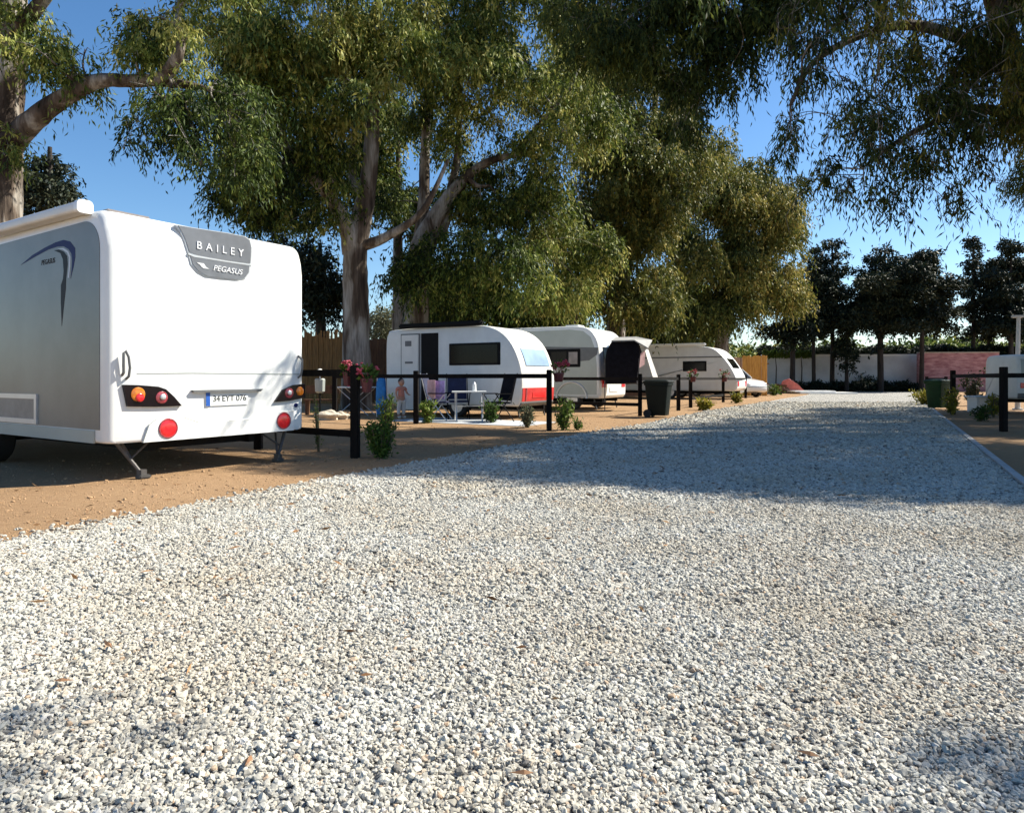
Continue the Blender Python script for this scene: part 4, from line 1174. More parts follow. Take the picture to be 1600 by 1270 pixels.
for x in (.12, W3 - .42): on_back(pr3, x, x + .30, .70, .95, .035, .03).build('tail_light', M['redlens'], c3)
on_back(pr3, .75, 1.4, .56, .70, .035, .02).build('number_plate', M['plate'], c3)
on_back(pr3, .35, W3 - .35, 1.45, 1.95, .02, .03).build('rear_window', M['glass'], c3)
MB().rbox((.8, 1.2, 2.64), (.5, .5, .1), .03).build('roof_vent', M['gelcoat'], c3, smooth=True)
MB().box((.5, 3.0, .30), (.08, 5.8, .12)).box((W3 - .5, 3.0, .30), (.08, 5.8, .12)).box((W3 / 2, wa, .30), (W3 - .2, .08, .08)).build('chassis', M['black'], c3)
for x in (.25, W3 - .25): MB().tube([(x, .3, .36), (x, .2, .02)], .022, 6).build('corner_steady', M['steel'], c3)

# farthest caravan
O4 = at(1151, 31.0)
F4 = Frame(O4, RZ)
W4 = 2.2
pr4 = [(.10, .38), (.0, .55), (.02, .95), (.22, 1.4), (.52, 1.85), (.86, 2.22), (1.2, 2.40), (1.6, 2.47), (2.3, 2.50), (5.0, 2.52), (6.2, 2.48), (6.6, 2.1), (6.65, 1.3), (6.6, .45), (6.4, .38), (3.0, .37)]
c4 = thing('caravan', 'white caravan with a small black window and sloping tail, farthest in the row', 'caravan', tuple(O4), RZ)
swept(F4, W4, pr4, M['offwhite'], c4)
w4 = side_box(F4, 1067, 564.5, 1104, 580, .025, .035, .012, M['black'], 'window', c4)
side_box(F4, 1070, 567, 1101, 578, .03, .012, .004, M['glass'], 'pane', w4)
a, b = F4.side(1005, 555.5), F4.side(1128, 557.5)
MB().box((-.006, (a.y + b.y) / 2, b.z), (.014, abs(a.y - b.y), .06)).build('stripe', M['greytrim'], c4)
MB().rbox((.02, 3.7, 2.56), (.16, 4.6, .13), .04).build('awning_case', M['gelcoat'], c4, smooth=True)
on_back(pr4, .05, W4 - .05, .42, .85, .02, .03).build('bumper', M['gelcoat'], c4)
for x in (.10, W4 - .40): on_back(pr4, x, x + .28, .6, .84, .03, .03).build('tail_light', M['redlens'], c4)
on_back(pr4, .4, W4 - .4, 1.45, 1.9, .02, .03).build('rear_window', M['glass'], c4)
for x in (.12, W4 - .12): wheel(c4, x, 3.1, .31, .19)
MB().box((.5, 3.2, .31), (.08, 6.0, .12)).box((W4 - .5, 3.2, .31), (.08, 6.0, .12)).box((W4 / 2, 3.1, .31), (W4 - .2, .08, .08)).build('chassis', M['black'], c4)

# the black and grey awning tent behind the middle caravan
t0 = at(960, 19.9)
tn_ = thing('awning_tent', 'black awning tent with grey roof and white flap at the tail of the middle caravan', 'tent', tuple(t0))
def Q(px, py, Y): return P(px, py, Y) - t0
wv = MB()
wv.loft([[Q(944, 600, 20.0), Q(994, 598, 20.3), Q(996, 600, 21.3), Q(954, 600, 21.2)], [Q(944, 570, 20.0), Q(998, 570, 20.3), Q(1000, 572, 21.3), Q(954, 572, 21.2)],
         [Q(948, 547, 20.0), Q(999, 545, 20.3), Q(1003, 549, 21.3), Q(956, 549, 21.2)], [Q(956, 533, 20.1), Q(992, 532, 20.4), Q(998, 537, 21.3), Q(960, 537, 21.2)]])
wv.build('wall', M['darkfabric'], tn_, smooth=True, sharp=40)
MB().loft([[Q(955, 534, 20.0), Q(991, 533, 20.1), Q(1012, 545, 20.2), Q(1019, 533, 21.3), Q(994, 528, 21.6), Q(962, 529, 21.6)],
           [Q(955, 532, 20.0), Q(991, 531, 20.1), Q(1012, 543, 20.2), Q(1019, 531, 21.3), Q(994, 526, 21.6), Q(962, 527, 21.6)]]).build('roof', M['greyfabric'], tn_)
MB().loft([[Q(1007, 545, 20.4), Q(1013, 546, 20.6), Q(1029, 592, 20.9), Q(1021, 592, 20.7)], [Q(1007, 545, 20.5), Q(1013, 546, 20.7), Q(1029, 592, 21.0), Q(1021, 592, 20.8)]]).build('flap', M['whitefabric'], tn_)
MB().loft([[Q(1001, 552, 20.3), Q(1008, 548, 20.4), Q(1007, 570, 20.4), Q(999, 575, 20.3)], [Q(1001, 552, 20.4), Q(1008, 548, 20.5), Q(1007, 570, 20.5), Q(999, 575, 20.4)]]).build('curtain', M['pinkcloth'], tn_)
for px, py, yy in ((945, 560, 20.0), (998, 560, 20.3), (1027, 590, 21)):
    q = P(px, py, yy) - t0
    MB().tube([q, (q.x, q.y, 0)], .015, 6).build('pole', M['steel'], tn_)

# ------------------------------------------------------------------ cars
def make_car(name, label, loc, rz):
    """local axes: x forward, y left"""
    c = thing(name, label, 'car', loc, rz)
    def ring(x, hw, z0, z1):
        r = []
        for a_, b_ in ((-1, z0), (-1.02, z0 + .18), (-1.03, z0 + (z1 - z0) * .6), (-.96, z1 - .03), (-.86, z1), (0, z1 + .015), (.86, z1), (.96, z1 - .03), (1.03, z0 + (z1 - z0) * .6), (1.02, z0 + .18), (1, z0)):
            r.append(Vector((x, a_ * hw, b_)))
        return r
    MB().loft([ring(-2.1, .70, .42, .82), ring(-2.04, .80, .30, .95), ring(-1.7, .86, .24, 1.0), ring(-.6, .88, .22, 1.0), ring(.7, .88, .22, .99), ring(1.2, .86, .22, .93), ring(1.8, .82, .24, .83), ring(2.03, .74, .30, .72), ring(2.1, .62, .38, .62)]).build('body', M['carpaint'], c, smooth=True, sharp=45)
    def gr(x0, x1, hw, z): return [Vector((x0, -hw, z)), Vector((x1, -hw, z)), Vector((x1, hw, z)), Vector((x0, hw, z))]
    MB().loft([gr(-1.95, 1.0, .80, .97), gr(-1.75, .45, .70, 1.42)]).build('window', M['glass'], c)
    MB().loft([gr(-1.78, .48, .71, 1.41), gr(-1.74, .40, .69, 1.46), gr(-1.55, .2, .60, 1.50)]).build('roof', M['carpaint'], c, smooth=True, sharp=60)
    for sy in (-1, 1):
        for xa, xb in ((-1.95, -1.76), (-.5, -.55), (1.0, .46)):
            MB().tube([(xa, sy * .805, .98), (xb, sy * .705, 1.43)], .035, 6).build('pillar', M['carpaint'], c)
    for sy in (-1, 1):
        MB().ell((2.0, sy * .58, .66), (.10, .14, .08)).build('headlight', M['badgelight'], c, smooth=True)
        MB().rbox((-2.06, sy * .66, .78), (.08, .16, .22), .02).build('tail_light', M['redlens'], c)
        MB().rbox((.62, sy * .95, 1.02), (.10, .16, .12), .03).build('mirror', M['carpaint'], c, smooth=True)
    for x in (-1.3, 1.3):
        for sy in (-1, 1):
            r_ = .31
            t = MB()
            prof = [(-.1, r_ * .62), (-.1, r_ * .92), (-.07, r_), (.07, r_), (.1, r_ * .92), (.1, r_ * .62)]
            secs = [[Vector((x + math.cos(2 * math.pi * k / 20) * b_, sy * .80 + a_, r_ + math.sin(2 * math.pi * k / 20) * b_)) for a_, b_ in prof] for k in range(20)]
            secs.append(secs[0])
            w_ = t.loft(secs, cap=False).build('wheel', M['rubber'], c, smooth=True)
            MB().cyl((x, sy * .72, r_), (x, sy * .905, r_), r_ * .62, n=16).build('rim', M['alloy'], w_)
    return c
car1 = make_car('parked_car', 'white car parked behind the tail of the farthest caravan', (11.35, 36.0, 0), R(-60))
# box trailer at the right border
tr_o = at(1589, 18.2)
FT = Frame(tr_o, R(-14))
tl = thing('camping_trailer', 'low white camping trailer cut off by the right border behind the rail fence', 'trailer', tuple(tr_o), R(-14))
prt = [(.08, .42), (.0, .5), (.0, .9), (.01, 1.3), (.06, 1.52), (.18, 1.61), (.5, 1.63), (1.6, 1.63), (1.9, 1.55), (1.98, 1.2), (1.98, .55), (1.9, .42), (1.0, .41)]
swept(FT, 3.2, prt, M['offwhite'], tl)
on_back(prt, .10, 3.1, 1.06, 1.50, .012, .02).build('window_band', M['palesilver'], tl)
on_back(prt, .22, 1.1, 1.12, 1.44, .02, .02).build('window', M['blueglass'], tl)
on_back(prt, .02, 3.18, .44, .58, .03, .05).build('bumper', M['greytrim'], tl)
on_back(prt, .08, .30, .72, .86, .03, .03).build('tail_light', M['redlens'], tl)
for x in (.5, 2.7):
    wheel(tl, x, .25, .30, .18)
MB().box((1.6, .9, .36), (2.9, .1, .1)).build('chassis', M['black'], tl)

# ------------------------------------------------------------------ rail fences
FG = 'dark timber rail fences between the pitches'
def fence(label, posts, rails, h=1.15, w=.102):
    """posts: ground points; rails: (i, j, z)"""
    p0 = posts[0]
    root = thing('rail_fence', label, 'fence', (p0.x, p0.y, 0), 0, FG)
    for p in posts:
        d = p - p0
        MB().rbox((d.x, d.y, h / 2), (w, w, h), .008, random.uniform(-.1, .1)).build('post', M['postwood'], root)
    for i, j, z in rails:
        a, b = posts[i] - p0, posts[j] - p0
        dv_ = (b - a)
        n = dv_.normalized() * (w / 2 + .003)
        a, b = a + n, b - n
        c = (a + b) / 2
        MB().box((c.x, c.y, z), ((b - a).length, .045, .085), math.atan2(dv_.y, dv_.x)).build('rail', M['postwood'], root)
    return root
back = Vector((-.839, .545, 0))
def at0(px, Y): return at(px, Y)
pA = at(555, 8.45)
fence('nearest dark rail fence, its tall post beside the first caravan', [pA, pA + back * 1.9, pA + back * 4.6, pA + back * 7.0], [(0, 1, 1.06), (1, 2, 1.06), (0, 1, .30), (1, 2, .30), (2, 3, 1.06)])
pB, pB2 = at(858, 12.8), at(650, 14.7)
bd2 = (pB2 - pB).normalized()
fence('dark rail fence in front of the small caravan, a flower pot on its post', [pB, pB2, pB2 + bd2 * 2.6], [(0, 1, 1.03), (1, 2, 1.03)])
pC = at(1000, 17.6)
fence('dark rail fence along the driveway from the middle caravan past the left bin', [pC, pC + bd2 * 2.9, pC + bd2 * 5.6, at(1060, 20.6), at(1079, 22.6), at(1130, 27.5), at(1165, 33)],
      [(0, 1, .97), (1, 2, .97), (0, 1, .3), (0, 3, .97), (3, 4, .97), (4, 5, .96), (5, 6, .95), (4, 5, .3)], 1.1, .10)
pE = at(1568, 12.6)
fence('dark rail fence under the trees at the right border', [pE, pE + Vector((3.0, -1.5, 0)), pE + Vector((6, -3, 0)), at(1489, 18.6)], [(0, 1, 1.04), (1, 2, 1.04), (0, 3, 1.04)], 1.2, .105)
fence('short far rail fence beside the yellow green shrub at the right', [at(1448, 30), at(1478, 30.3)], [(0, 1, .95)], 1.05)

# ------------------------------------------------------------------ plants
def plant(label, px, py, hpx, wpx, m, n=500, leaf=(.07, .024), group='young shrubs along the driveway', cat='shrub', tint=.6, bare=.15, name='shrub', up=.8, stems=11):
    b = G(px, py)
    k = b.y / F
    h, w = hpx * k, wpx * k / 2
    root = thing(name, label, cat, (b.x, b.y, 0), 0, group)
    st = MB()
    ends = []
    for i in range(stems):
        q = random.uniform(0, 6.28)
        rr = random.uniform(.25, 1) * w
        e = Vector((math.cos(q) * rr, math.sin(q) * rr, h * random.uniform(.65, 1)))
        mid = Vector((e.x * .6, e.y * .6, e.z * .45))
        st.tube([(0, 0, 0), mid, e], [.010 * (1 + h), .007 * (1 + h), .003], 5)
        ends.append((mid, e))
    st.build('stem', M['twig'], root)
    idx = rng.integers(0, len(ends), n)
    t = rng.uniform(-.9, 1, n)
    A = np.array([tuple(ends[i][0]) for i in idx]); B = np.array([tuple(ends[i][1]) for i in idx])
    pos = np.where(t[:, None] > 0, A + (B - A) * t[:, None], A * (1 + np.minimum(t, 0)[:, None] * (1 - bare)))
    pos += rng.normal(0, w * .20, pos.shape) * np.array([1, 1, .6])
    pos[:, 2] = np.maximum(pos[:, 2], .02)
    d = rng.normal(size=(n, 3)) + np.array([0, 0, up])
    pw = pos + np.array([b.x, b.y, 0])
    leaf_mesh('foliage', pw, d, leaf[0] * rng.uniform(.6, 1.3, n), leaf[1] * rng.uniform(.6, 1.3, n), np.clip(rng.normal(tint, .25, n), 0, 1), m, root)
    return root
plant('bushy green shrub right of the nearest tall post, largest of the driveway shrubs', 597, 716, 58, 46, M['leaf_bush'], 2400, (.055, .024), stems=26, tint=.5)
plant('slender upright shrub just behind the nearest tall post', 604, 668, 52, 26, M['leaf_bush'], 350, (.11, .03), tint=.65)
plant('thin sapling left of the nearest tall post beside the white caravan', 498, 706, 100, 22, M['leaf_bush'], 160, (.05, .016), tint=.3, stems=3)
plant('green shrub right of the second post in front of the small caravan', 670, 661, 36, 30, M['leaf_bush'], 460, (.10, .036), tint=.8)
plant('dark shrub below the charcoal chairs of the small caravan', 767, 661, 36, 30, M['leaf_bush'], 420, (.10, .036), tint=.35)
plant('brownish shrub under the red tail panel of the small caravan', 824, 668, 34, 30, M['leaf_olive'], 360, (.09, .03), tint=.35)
plant('light green shrub right of the post that carries a flower pot', 880, 672, 48, 34, M['leaf_bush'], 520, (.10, .036), tint=.8)
plant('low sprig at the road edge left of the shrub with light green leaves', 903, 672, 18, 24, M['leaf_bush'], 130, (.08, .03), tint=.45)
plant('yellow green shrub in the sun right of the left bin', 1101, 641, 18, 28, M['leaf_yellow'], 420, (.14, .06), tint=.6)
plant('small yellow green shrub in front of the farthest caravan', 1150, 630, 17, 18, M['leaf_yellow'], 300, (.15, .06), tint=.4)
plant('green weed clump at the front of the white car on the left', 1208, 618, 16, 26, M['leaf_bush'], 300, (.2, .07), tint=.5)
plant('yellow green shrub left of the right bin', 1447, 634, 30, 40, M['leaf_yellow'], 600, (.16, .06), tint=.35)
plant('dry yellow shrub right of the right bin', 1487, 648, 44, 22, M['leaf_yellow'], 380, (.14, .05), tint=.45)
plant('dark red potted shrub on the pitch behind the bench', 1522, 634, 58, 34, M['leaf_dark'], 500, (.15, .06), tint=.7)
plant('low dark plant beneath the bench at the right', 1533, 658, 26, 30, M['leaf_bush'], 260, (.11, .04), tint=.15)
plant('dry leafy plant at the foot of the right border fence', 1552, 652, 40, 20, M['leaf_yellow'], 260, (.11, .04), tint=.3)
plant('spiky dark plant in front of the whitewashed wall', 1358, 611, 26, 30, M['leaf_dark'], 420, (.35, .08), tint=.4)

def flower_pot(label, p, z, n=90, m='potdark', r=.09, spread=.14, flowers=5):
    root = thing('flower_pot', label, 'flower pot', (p.x, p.y, z), 0, 'geranium pots hung on the fences')
    secs = [[Vector((math.cos(2 * math.pi * k / 14) * rr, math.sin(2 * math.pi * k / 14) * rr, zz_)) for k in range(14)] for rr, zz_ in ((r * .7, -.16), (r, -.02), (r * 1.08, -.02), (r * 1.08, 0.01), (r * .9, 0.0))]
    MB().loft(secs).build('pot', M[m], root, smooth=True)
    q = rng.normal(0, 1, (n, 3)); q /= np.linalg.norm(q, axis=1, keepdims=True)
    pos = q * np.array([spread, spread, spread * .8]) * rng.uniform(.2, 1, (n, 1)) + np.array([p.x, p.y, z + spread * .55])
    leaf_mesh('leaves', pos, q + np.array([0, 0, .3]), np.full(n, .07), np.full(n, .05), np.clip(rng.normal(.4, .25, n), 0, 1), M['leaf_bush'], root)
    fl = MB()
    for _ in range(flowers):
        e = Vector((random.gauss(0, spread * .65), random.gauss(0, spread * .65), spread * random.uniform(.6, 1.5)))
        fl.tube([(e.x * .3, e.y * .3, 0), e], .004, 4)
        for _ in range(9):
            d = Vector((random.gauss(0, .022), random.gauss(0, .022), random.gauss(0, .018)))
            fl.ell(e + d, (.02, .02, .013), 6, 4)
    fl.build('flower', M['pinkflower'], root)
flower_pot('geranium pot hung right of the nearest tall post', pA + Vector((.15, -.02, 0)), .98, 110, r=.075, spread=.11)
flower_pot('geranium pot hung left of the nearest tall post', pA + Vector((-.12, .10, 0)), 1.06, 60, r=.06, spread=.08)
flower_pot('coral geranium pot on the post in front of the small caravan, brightest of the pots', pB + Vector((.18, -.02, 0)), 1.08, 70, r=.1, spread=.17, flowers=9)
flower_pot('geranium pot on the rail in front of the farthest caravan', at(1132, 27.2), 1.0, 60, r=.12, spread=.22)
flower_pot('geranium pot hung on the rail left of the bin beside the farthest caravan', at(1083, 22.1), 1.02, 60, r=.1, spread=.16)
flower_pot('large geranium pot on the rail at the right beside the border post', at(1549, 20.7), 1.02, 120, r=.13, spread=.24)

# ------------------------------------------------------------------ bins
def make_bin(label, p, rz, m):
    root = thing('wheelie_bin', label, 'bin', (p.x, p.y, 0), rz, 'wheelie bins beside the driveway')
    MB().loft([rrect(-.20, .20, -.22, .22, .03, .03, 0, 3), rrect(-.27, .27, -.30, .30, .03, .03, 0, 3)]).v
    b = MB()
    def sq(hx, hy, z): return [Vector((v.x, v.z, z)) for v in rrect(-hx, hx, -hy, hy, .04, .04, 0, 3)]
    b.loft([sq(.20, .22, .05), sq(.25, .29, .80), sq(.275, .315, .81), sq(.275, .315, .87), sq(.26, .30, .87)])
    b.build('body', m, root, smooth=True, sharp=30)
    l = MB()
    l.loft([sq(.28, .33, .873), sq(.285, .335, .90), sq(.24, .28, .94), sq(.1, .1, .955)])
    ld = l.build('lid', m, root, smooth=True, sharp=30)
    MB().tube([(-.22, .36, .86), (.22, .36, .86)], .018, 8).build('handle', m, ld)
    for sx in (-.24, .24):
        MB().cyl((sx - .03, .22, .10), (sx + .03, .22, .10), .10, n=18).build('wheel', M['rubber'], root)
make_bin('black green wheelie bin at the left edge of the driveway', at(1029, 17.2), R(62), M['bin'])
make_bin('green wheelie bin at the right edge of the driveway', at(1465, 21.6), R(-60), M['binlight'])

# ------------------------------------------------------------------ camping furniture
def table(label, p, rz, w, d, h, topm, legm):
    root = thing('folding_table', label, 'table', (p.x, p.y, 0), rz, 'camping tables')
    MB().rbox((0, 0, h - .015), (w, d, .03), .008).build('table_top', topm, root)
    for s in (-1, 1):
        MB().tube([(s * w * .4, -d * .4, h - .035), (s * w * .4, d * .4, .012)], .012, 6).build('leg', legm, root)
        MB().tube([(s * w * .36, d * .4, h - .035), (s * w * .36, -d * .4, .012)], .012, 6).build('leg', legm, root)
    MB().tube([(-w * .4, 0, h * .5), (w * .4, 0, h * .5)], .009, 6).build('stretcher', legm, root)
table('white folding table with crossed legs left of the blue bag', at(557, 18.0), R(80), .65, 1.05, .76, M['whiteplastic'], M['alutube'])
table('white folding table between the charcoal chairs of the small caravan', at(733, 15.6), R(5), .80, .5, .69, M['whiteplastic'], M['alutube'])
def chair(label, p, rz, fab, frame):
    root = thing('camping_chair', label, 'chair', (p.x, p.y, 0), rz, 'folding camping chairs')
    MB().rbox((0, 0, .43), (.46, .44, .04), .015).build('seat', fab, root, smooth=True)
    bk = Matrix.Rotation(R(-14), 3, 'X')
    MB().box((0, .29, .78), (.46, .03, .62), 0, bk).build('backrest', fab, root)
    for s in (-1, 1):
        MB().tube([(s * .25, -.25, .012), (s * .25, .20, .60)], .012, 6).build('leg', frame, root)
        MB().tube([(s * .26, .28, .012), (s * .26, -.20, .62)], .012, 6).build('leg', frame, root)
        MB().tube([(s * .25, .20, .42), (s * .25, .38, 1.10)], .011, 6).build('back_frame', frame, root)
        MB().rbox((s * .27, -.02, .635), (.05, .42, .025), .008).build('armrest', M['black'], root)
chair('charcoal camping chair between the white table and the red tail panel', at(777, 15.4), R(-55), M['darkfabric'], M['black'])
chair('navy camping chair right of the open black doorway', at(716, 16.35), R(10), M['navyfabric'], M['black'])
chair('camping chair left of the white table with a lilac towel over it', at(686, 15.9), R(80), M['navyfabric'], M['alutube'])
tw = MB()
tp = at(683, 15.75)
tw.loft([[Vector((x, y, z)) for x, y in ((-.16, -.02), (-.05, .02), (.06, -.02), (.17, .02), (.17, .04), (.06, 0), (-.05, .04), (-.16, 0))] for z in (.50, .70, .93)])
o = tw.build('towel', M['lilac'])
o.location = tp
tag(o, 'lilac towel hanging over a chair beside the doorway', 'towel')
o = MB().loft([[Vector((x, y, z)) for x, y in ((-.09, -.02), (0, .015), (.09, -.02), (.09, 0), (0, .035), (-.09, 0))] for z in (.52, .75, .95)]).build('towel', M['pinkcloth'])
o.location = at(674, 15.7)
tag(o, 'pale pink towel hanging left of the lilac one', 'towel')
# blue bag
bp0 = at(596, 17.2)
bag = thing('folded_lounger', 'bright blue folded lounger standing upright beside the white table', 'lounger', tuple(bp0), R(-10))
MB().loft([[Vector((v.x, v.z, z)) for v in rrect(-.5 * w_, .5 * w_, -.5 * d_, .5 * d_, .03, .03, 0, 3)] for w_, d_, z in ((.20, .14, .03), (.25, .17, .2), (.25, .17, .6), (.22, .14, .9), (.14, .09, .98), (.05, .05, 1.03))]).build('fabric', M['bluefabric'], bag, smooth=True, sharp=60)
for s in (-1, 1): MB().tube([(s * .13, .0, .0), (s * .135, .02, .5), (s * .11, 0, 1.0)], .012, 6).build('frame_tube', M['alutube'], bag)
# items on the tables
o = MB().rbox((0, 0, .09), (.16, .14, .18), .04).ell((0, 0, .2), (.05, .05, .05)).build('red_bag', M['redcloth'], None, smooth=True)
o.location = at(545, 17.9) + Vector((0, 0, .765)); tag(o, 'small red and white bag on the far folding table', 'bag')
o = MB().cyl((0, 0, 0), (0, 0, .15), .05, .045).cyl((0, 0, .15), (0, 0, .21), .045, .015).build('bottle', M['whiteplastic'], None, smooth=True)
o.location = at(741, 15.6) + Vector((0, 0, .693)); tag(o, 'small white bottle on the table of the small caravan', 'bottle')
# lantern on a stool behind the nearest fence
lt = thing('lantern', 'white garden lantern with a pointed cap left of the folding table', 'lantern', tuple(at(500, 16.8)))
MB().cyl((0, 0, 0), (0, 0, .62), .02).cyl((0, 0, 0), (0, 0, .03), .14).build('stand', M['black'], lt)
MB().loft([[Vector((math.cos(2 * math.pi * k / 8) * r, math.sin(2 * math.pi * k / 8) * r, z)) for k in range(8)] for r, z in ((.08, .62), (.12, .66), (.13, .95), (.10, .98))]).build('glass', M['palesilver'], lt)
MB().loft([[Vector((math.cos(2 * math.pi * k / 12) * r, math.sin(2 * math.pi * k / 12) * r, z)) for k in range(12)] for r, z in ((.19, 1.10), (.17, 1.13), (.07, 1.19), (.02, 1.22))]).cyl((0, 0, .98), (0, 0, 1.11), .015).build('cap', M['slab'], lt)
bn = thing('wooden_bench', 'low brown wooden bench behind the nearest rail fence', 'bench', tuple(at(503, 18.3)), R(5))
MB().box((0, -.1, .40), (.9, .14, .04)).box((0, .06, .40), (.9, .14, .04)).build('seat', M['plank'], bn)
MB().box((0, .16, .68), (.9, .03, .22)).build('backrest', M['plank'], bn)
for s in (-.38, .38):
    MB().box((s, 0, .19), (.06, .3, .38)).build('leg', M['plank'], bn)
for k, (px, py, s, lb) in enumerate(((512, 656, .22, 'pale stone edging the pitch left of the folding table'), (531, 655, .17, 'smaller pale stone next to the low bench'))):
    bm = bmesh.new(); bmesh.ops.create_icosphere(bm, subdivisions=3, radius=1)
    for v in bm.verts:
        n_ = 1 + .18 * math.sin(v.co.x * 4 + k) * math.cos(v.co.y * 5) + .12 * math.sin(v.co.z * 6)
        v.co = Vector((v.co.x * s * 1.3 * n_, v.co.y * s * n_, v.co.z * s * .7 * n_ + s * .4))
    me = bpy.data.meshes.new('stone'); bm.to_mesh(me); bm.free(); me.materials.append(M['stonepale'])
    o = bpy.data.objects.new('stone', me); C.objects.link(o); o.location = G(px, py); tag(o, lb, 'stone')
# groundsheet in front of the small caravan
gp = at(735, 15.4)
o = MB().box((0, 0, .006), (3.6, 1.5, .012)).build('ground_mat', M['mat'])
o.location = gp; o.rotation_euler = (0, 0, R(150)); tag(o, 'pale grey groundsheet spread before the small caravan', 'mat')

# ------------------------------------------------------------------ the child
def skin_body(name, verts, edges, radii, m, parent, root_i=0):
    me = bpy.data.meshes.new(name)
    me.from_pydata(verts, edges, [])
    o = bpy.data.objects.new(name, me)
    C.objects.link(o)
    md = o.modifiers.new('skin', 'SKIN')
    for i, r in enumerate(radii):
        sv = me.skin_vertices[0].data[i]
        sv.radius = (r, r) if not hasattr(r, '__len__') else r
        sv.use_root = (i == root_i)
    sd = o.modifiers.new('sub', 'SUBSURF'); sd.levels = 2; sd.render_levels = 2
    md.use_smooth_shade = True
    me.materials.append(m)
    o.parent = parent
    return o
cp = at(627, 16.9)
ch = thing('person', 'small child in a coral shirt and white trousers standing left of the second post', 'person', tuple(cp), R(40))
# a 0.98 m child: pelvis .46, shoulders .76, head top .98
V = [(0, 0, .47), (0, 0, .56), (0, 0, .66), (0, 0, .745), (0, 0, .80),
     (.06, 0, .44), (.065, -.01, .25), (.065, .01, .05), (.065, -.07, .025),
     (-.06, 0, .44), (-.065, .01, .25), (-.065, .02, .05), (-.065, -.06, .025),
     (.115, 0, .735), (.14, -.03, .62), (.13, -.14, .58), (.125, -.19, .575),
     (-.115, 0, .735), (-.145, .01, .62), (-.145, -.04, .51), (-.145, -.05, .47)]
E = [(0, 1), (1, 2), (2, 3), (3, 4), (0, 5), (5, 6), (6, 7), (7, 8), (0, 9), (9, 10), (10, 11), (11, 12), (3, 13), (13, 14), (14, 15), (15, 16), (3, 17), (17, 18), (18, 19), (19, 20)]
Rr = [(.085, .065), (.085, .062), (.085, .06), (.075, .05), .03, .058, .042, .028, .022, .058, .042, .028, .022, .034, .027, .021, .017, .034, .027, .021, .017]
skin_body('body', V, E, Rr, M['skin'], ch)
hd = MB()
hd.ell((0, -.005, .885), (.072, .085, .092), 18, 14).ell((0, -.088, .875), (.011, .014, .013), 8, 6).ell((.072, 0, .88), (.012, .018, .024), 8, 6).ell((-.072, 0, .88), (.012, .018, .024), 8, 6)
ho = hd.build('head', M['skin'], ch, smooth=True)
MB().ell((.027, -.077, .897), (.009, .007, .007), 8, 6).ell((-.027, -.077, .897), (.009, .007, .007), 8, 6).build('eye', M['black'], ho)
MB().ell((0, -.083, .845), (.018, .006, .004), 8, 6).build('mouth', M['redcloth'], ho)
MB().ell((0, .012, .905), (.078, .085, .085), 16, 12).build('hair', M['hair'], ch, smooth=True)
skin_body('shirt', [(0, 0, .49), (0, 0, .58), (0, 0, .68), (0, 0, .755), (.118, 0, .735), (.138, -.02, .66), (-.118, 0, .735), (-.143, .005, .66)],
          [(0, 1), (1, 2), (2, 3), (3, 4), (4, 5), (3, 6), (6, 7)], [(.10, .08), (.096, .075), (.094, .068), (.07, .05), .043, .04, .043, .04], M['coral'], ch)
skin_body('trousers', [(0, 0, .49), (.06, 0, .43), (.066, -.008, .25), (.066, .01, .07), (-.06, 0, .43), (-.066, .01, .25), (-.066, .02, .07)],
          [(0, 1), (1, 2), (2, 3), (0, 4), (4, 5), (5, 6)], [(.094, .078), .068, .052, .044, .068, .052, .044], M['whitecloth'], ch)
for sx, yy in ((.065, -.03), (-.065, -.02)):
    MB().rbox((sx, yy, .026), (.065, .14, .05), .02).build('shoe', M['whiteplastic'], ch, smooth=True)
for sx, p_ in ((1, (.124, -.205, .573)), (-1, (-.145, -.053, .44))):
    for k in range(5):
        if sx == 1:
            a_ = Vector(p_) + Vector((-.016 + k * .008, 0, .004)); e_ = a_ + Vector((0, -.035 + abs(k - 1.5) * .005, -.008)) if k < 4 else Vector(p_) + Vector((-.03, -.012, .0))
        else:
            a_ = Vector(p_) + Vector((0, -.016 + k * .008, .01)); e_ = a_ + Vector((.004, 0, -.035 + abs(k - 1.5) * .005)) if k < 4 else Vector(p_) + Vector((.004, -.03, .0))
        MB().tube([a_, (a_ + e_) / 2 + Vector((.002, 0, 0)), e_], [.0055, .005, .004], 6).build('finger', M['skin'], ch)

# ------------------------------------------------------------------ far end clutter and right side
t = thing('tarpaulin', 'sagging red tarpaulin leaning over a heap at the end of the driveway', 'tarpaulin', tuple(at(1236, 43)))
tb = at(1236, 43)
def q43(px, py, Y=43): return P(px, py, Y) - tb
MB().loft([[q43(1216, 613), q43(1222, 596), q43(1232, 592), q43(1246, 600), q43(1260, 613.5)], [q43(1219, 613, 44.5), q43(1224, 594, 44.5), q43(1233, 591, 44.5), q43(1248, 601, 44.5), q43(1259, 613, 44.5)]]).build('sheet', M['tarp'], t)
hp = MB()
for _ in range(16):
    hp.rbox(q43(random.uniform(1210, 1230), random.uniform(600, 612), random.uniform(42.5, 43.3)), (random.uniform(.2, .6), random.uniform(.15, .4), random.uniform(.08, .3)), .02, random.uniform(0, 3))
hp.build('heap', M['plank'], t)
sb_ = at(1280, 42.5)
o = thing('marble_slab', 'white slabs lying flat in the sun at the end of the driveway', 'slab', tuple(sb_))
MB().rbox((-.6, 0, .14), (2.6, 1.5, .10), .02, .05).build('upper_slab', M['slab'], o)
MB().rbox((.2, 0, .045), (3.5, 1.9, .085), .02, -.03).build('lower_slab', M['slab'], o)
o = thing('ramp_board', 'grey board leaning beside the red tarpaulin', 'board', tuple(at(1204, 40)), R(0))
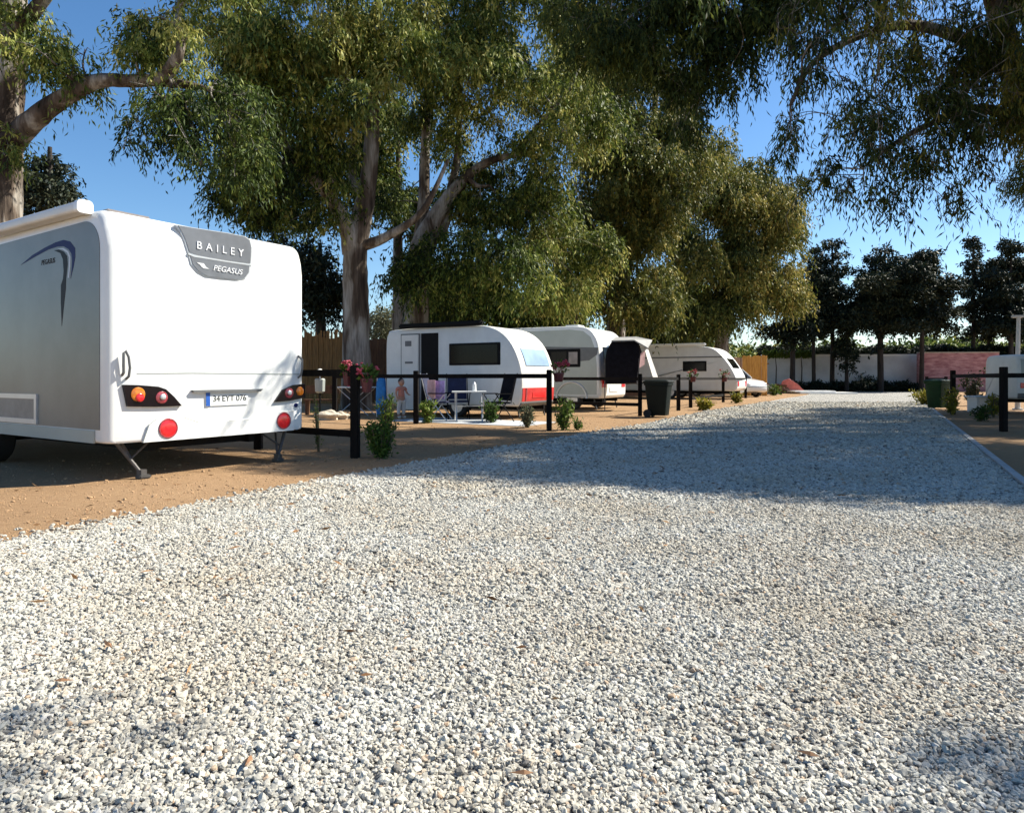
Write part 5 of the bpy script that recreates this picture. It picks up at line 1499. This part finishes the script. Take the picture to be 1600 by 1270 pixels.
MB().prism([Vector((-.55, 0, .95)), Vector((.5, 0, .10)), Vector((.5, 0, .02)), Vector((-.6, 0, .02))], (0, 1, 0), 0, .5).build('board', M['mat'], o)

bt_ = thing('picnic_bench', 'pale bluish plank bench in the shade right of the right bin', 'bench', tuple(at(1540, 19.8)), R(8))
MB().box((0, -.12, .45), (1.05, .2, .045)).box((0, .11, .45), (1.05, .2, .045)).build('seat', M['bench'], bt_)
MB().box((-.40, 0, .213), (.08, .36, .426)).build('leg', M['whiteplastic'], bt_)
MB().box((.02, 0, .213), (.16, .30, .426)).build('leg', M['whiteplastic'], bt_)
MB().box((.42, 0, .213), (.08, .36, .426)).build('leg', M['black'], bt_)
po = thing('lamp_post', 'thin pale grey pole with a flat cap above the white car at the right border', 'pole', tuple(at(1590, 21)))
MB().tube([(0, 0, 0), (.0, 0, 1.5), (.03, 0, 2.85)], [.075, .065, .05], 12).build('pole', M['polepaint'], po, smooth=True)
MB().rbox((.0, 0, 2.89), (.32, .16, .08), .02).build('cap', M['polepaint'], po)
MB().cyl((0, 0, 0), (0, 0, .05), .14).build('base', M['polepaint'], po)

# ------------------------------------------------------------------ litter on the gravel
n = 900
y = rng.uniform(2.0, 16, n)
x = -5.5 + .573 * y + rng.normal(.6, 2.4, n)
on = (x > -5.5 + .573 * y)
lp_ = np.stack([x, y, np.where(on, .026, .006) + rng.uniform(0, .008, n)], 1)
dd = rng.normal(size=(n, 3)) * np.array([1, 1, .12])
o = leaf_mesh('leaf_litter', lp_, dd, rng.uniform(.03, .085, n), rng.uniform(.008, .018, n), np.clip(rng.normal(.5, .3, n), 0, 1),
              leafmat('fallen_leaves', [(0.0, (.07, .035, .016)), (.5, (.20, .10, .045)), (1.0, (.40, .24, .12))], .1), None)
tag(o, 'scattered dry brown leaves on the earth and gravel', 'leaf litter', kind='stuff')
def litter(name, label, px, py, n, s):
    p = G(px, py)
    mb = MB()
    for _ in range(n):
        a_ = random.uniform(0, 6.28)
        c = Vector((random.gauss(0, s), random.gauss(0, s), .028 + random.uniform(0, .012)))
        d = Vector((math.cos(a_), math.sin(a_), random.uniform(-.1, .25))) * .031
        e = Vector((-d.y, d.x, 0)) * .30
        up_ = Vector((0, 0, .008))
        mb.add([c - d, c - d * .2 + e, c + d, c - d * .2 - e, c - d * .2 + up_], [(0, 1, 4), (1, 2, 4), (2, 3, 4), (3, 0, 4)])
    o = mb.build(name, M['dryleaf'])
    o.location = (p.x, p.y, 0)
    tag(o, label, 'dry leaf', 'dry leaves on the gravel')
litter('dry_leaf', 'curled orange brown leaf near the left side of the gravel', 100, 1078, 1, .0)
litter('dry_leaf', 'dark thin dry leaf lying on the gravel, farthest left but above the curled one', 168, 1019, 1, .0)
litter('dry_leaf', 'orange dry leaf on the gravel near the lower right shade', 1262, 1195, 1, .0)
litter('dry_leaf', 'tan dry leaf at the bottom edge of the gravel', 388, 1206, 1, .0)
litter('dry_leaf', 'small brown leaf at the bottom middle of the gravel', 815, 1232, 1, .0)
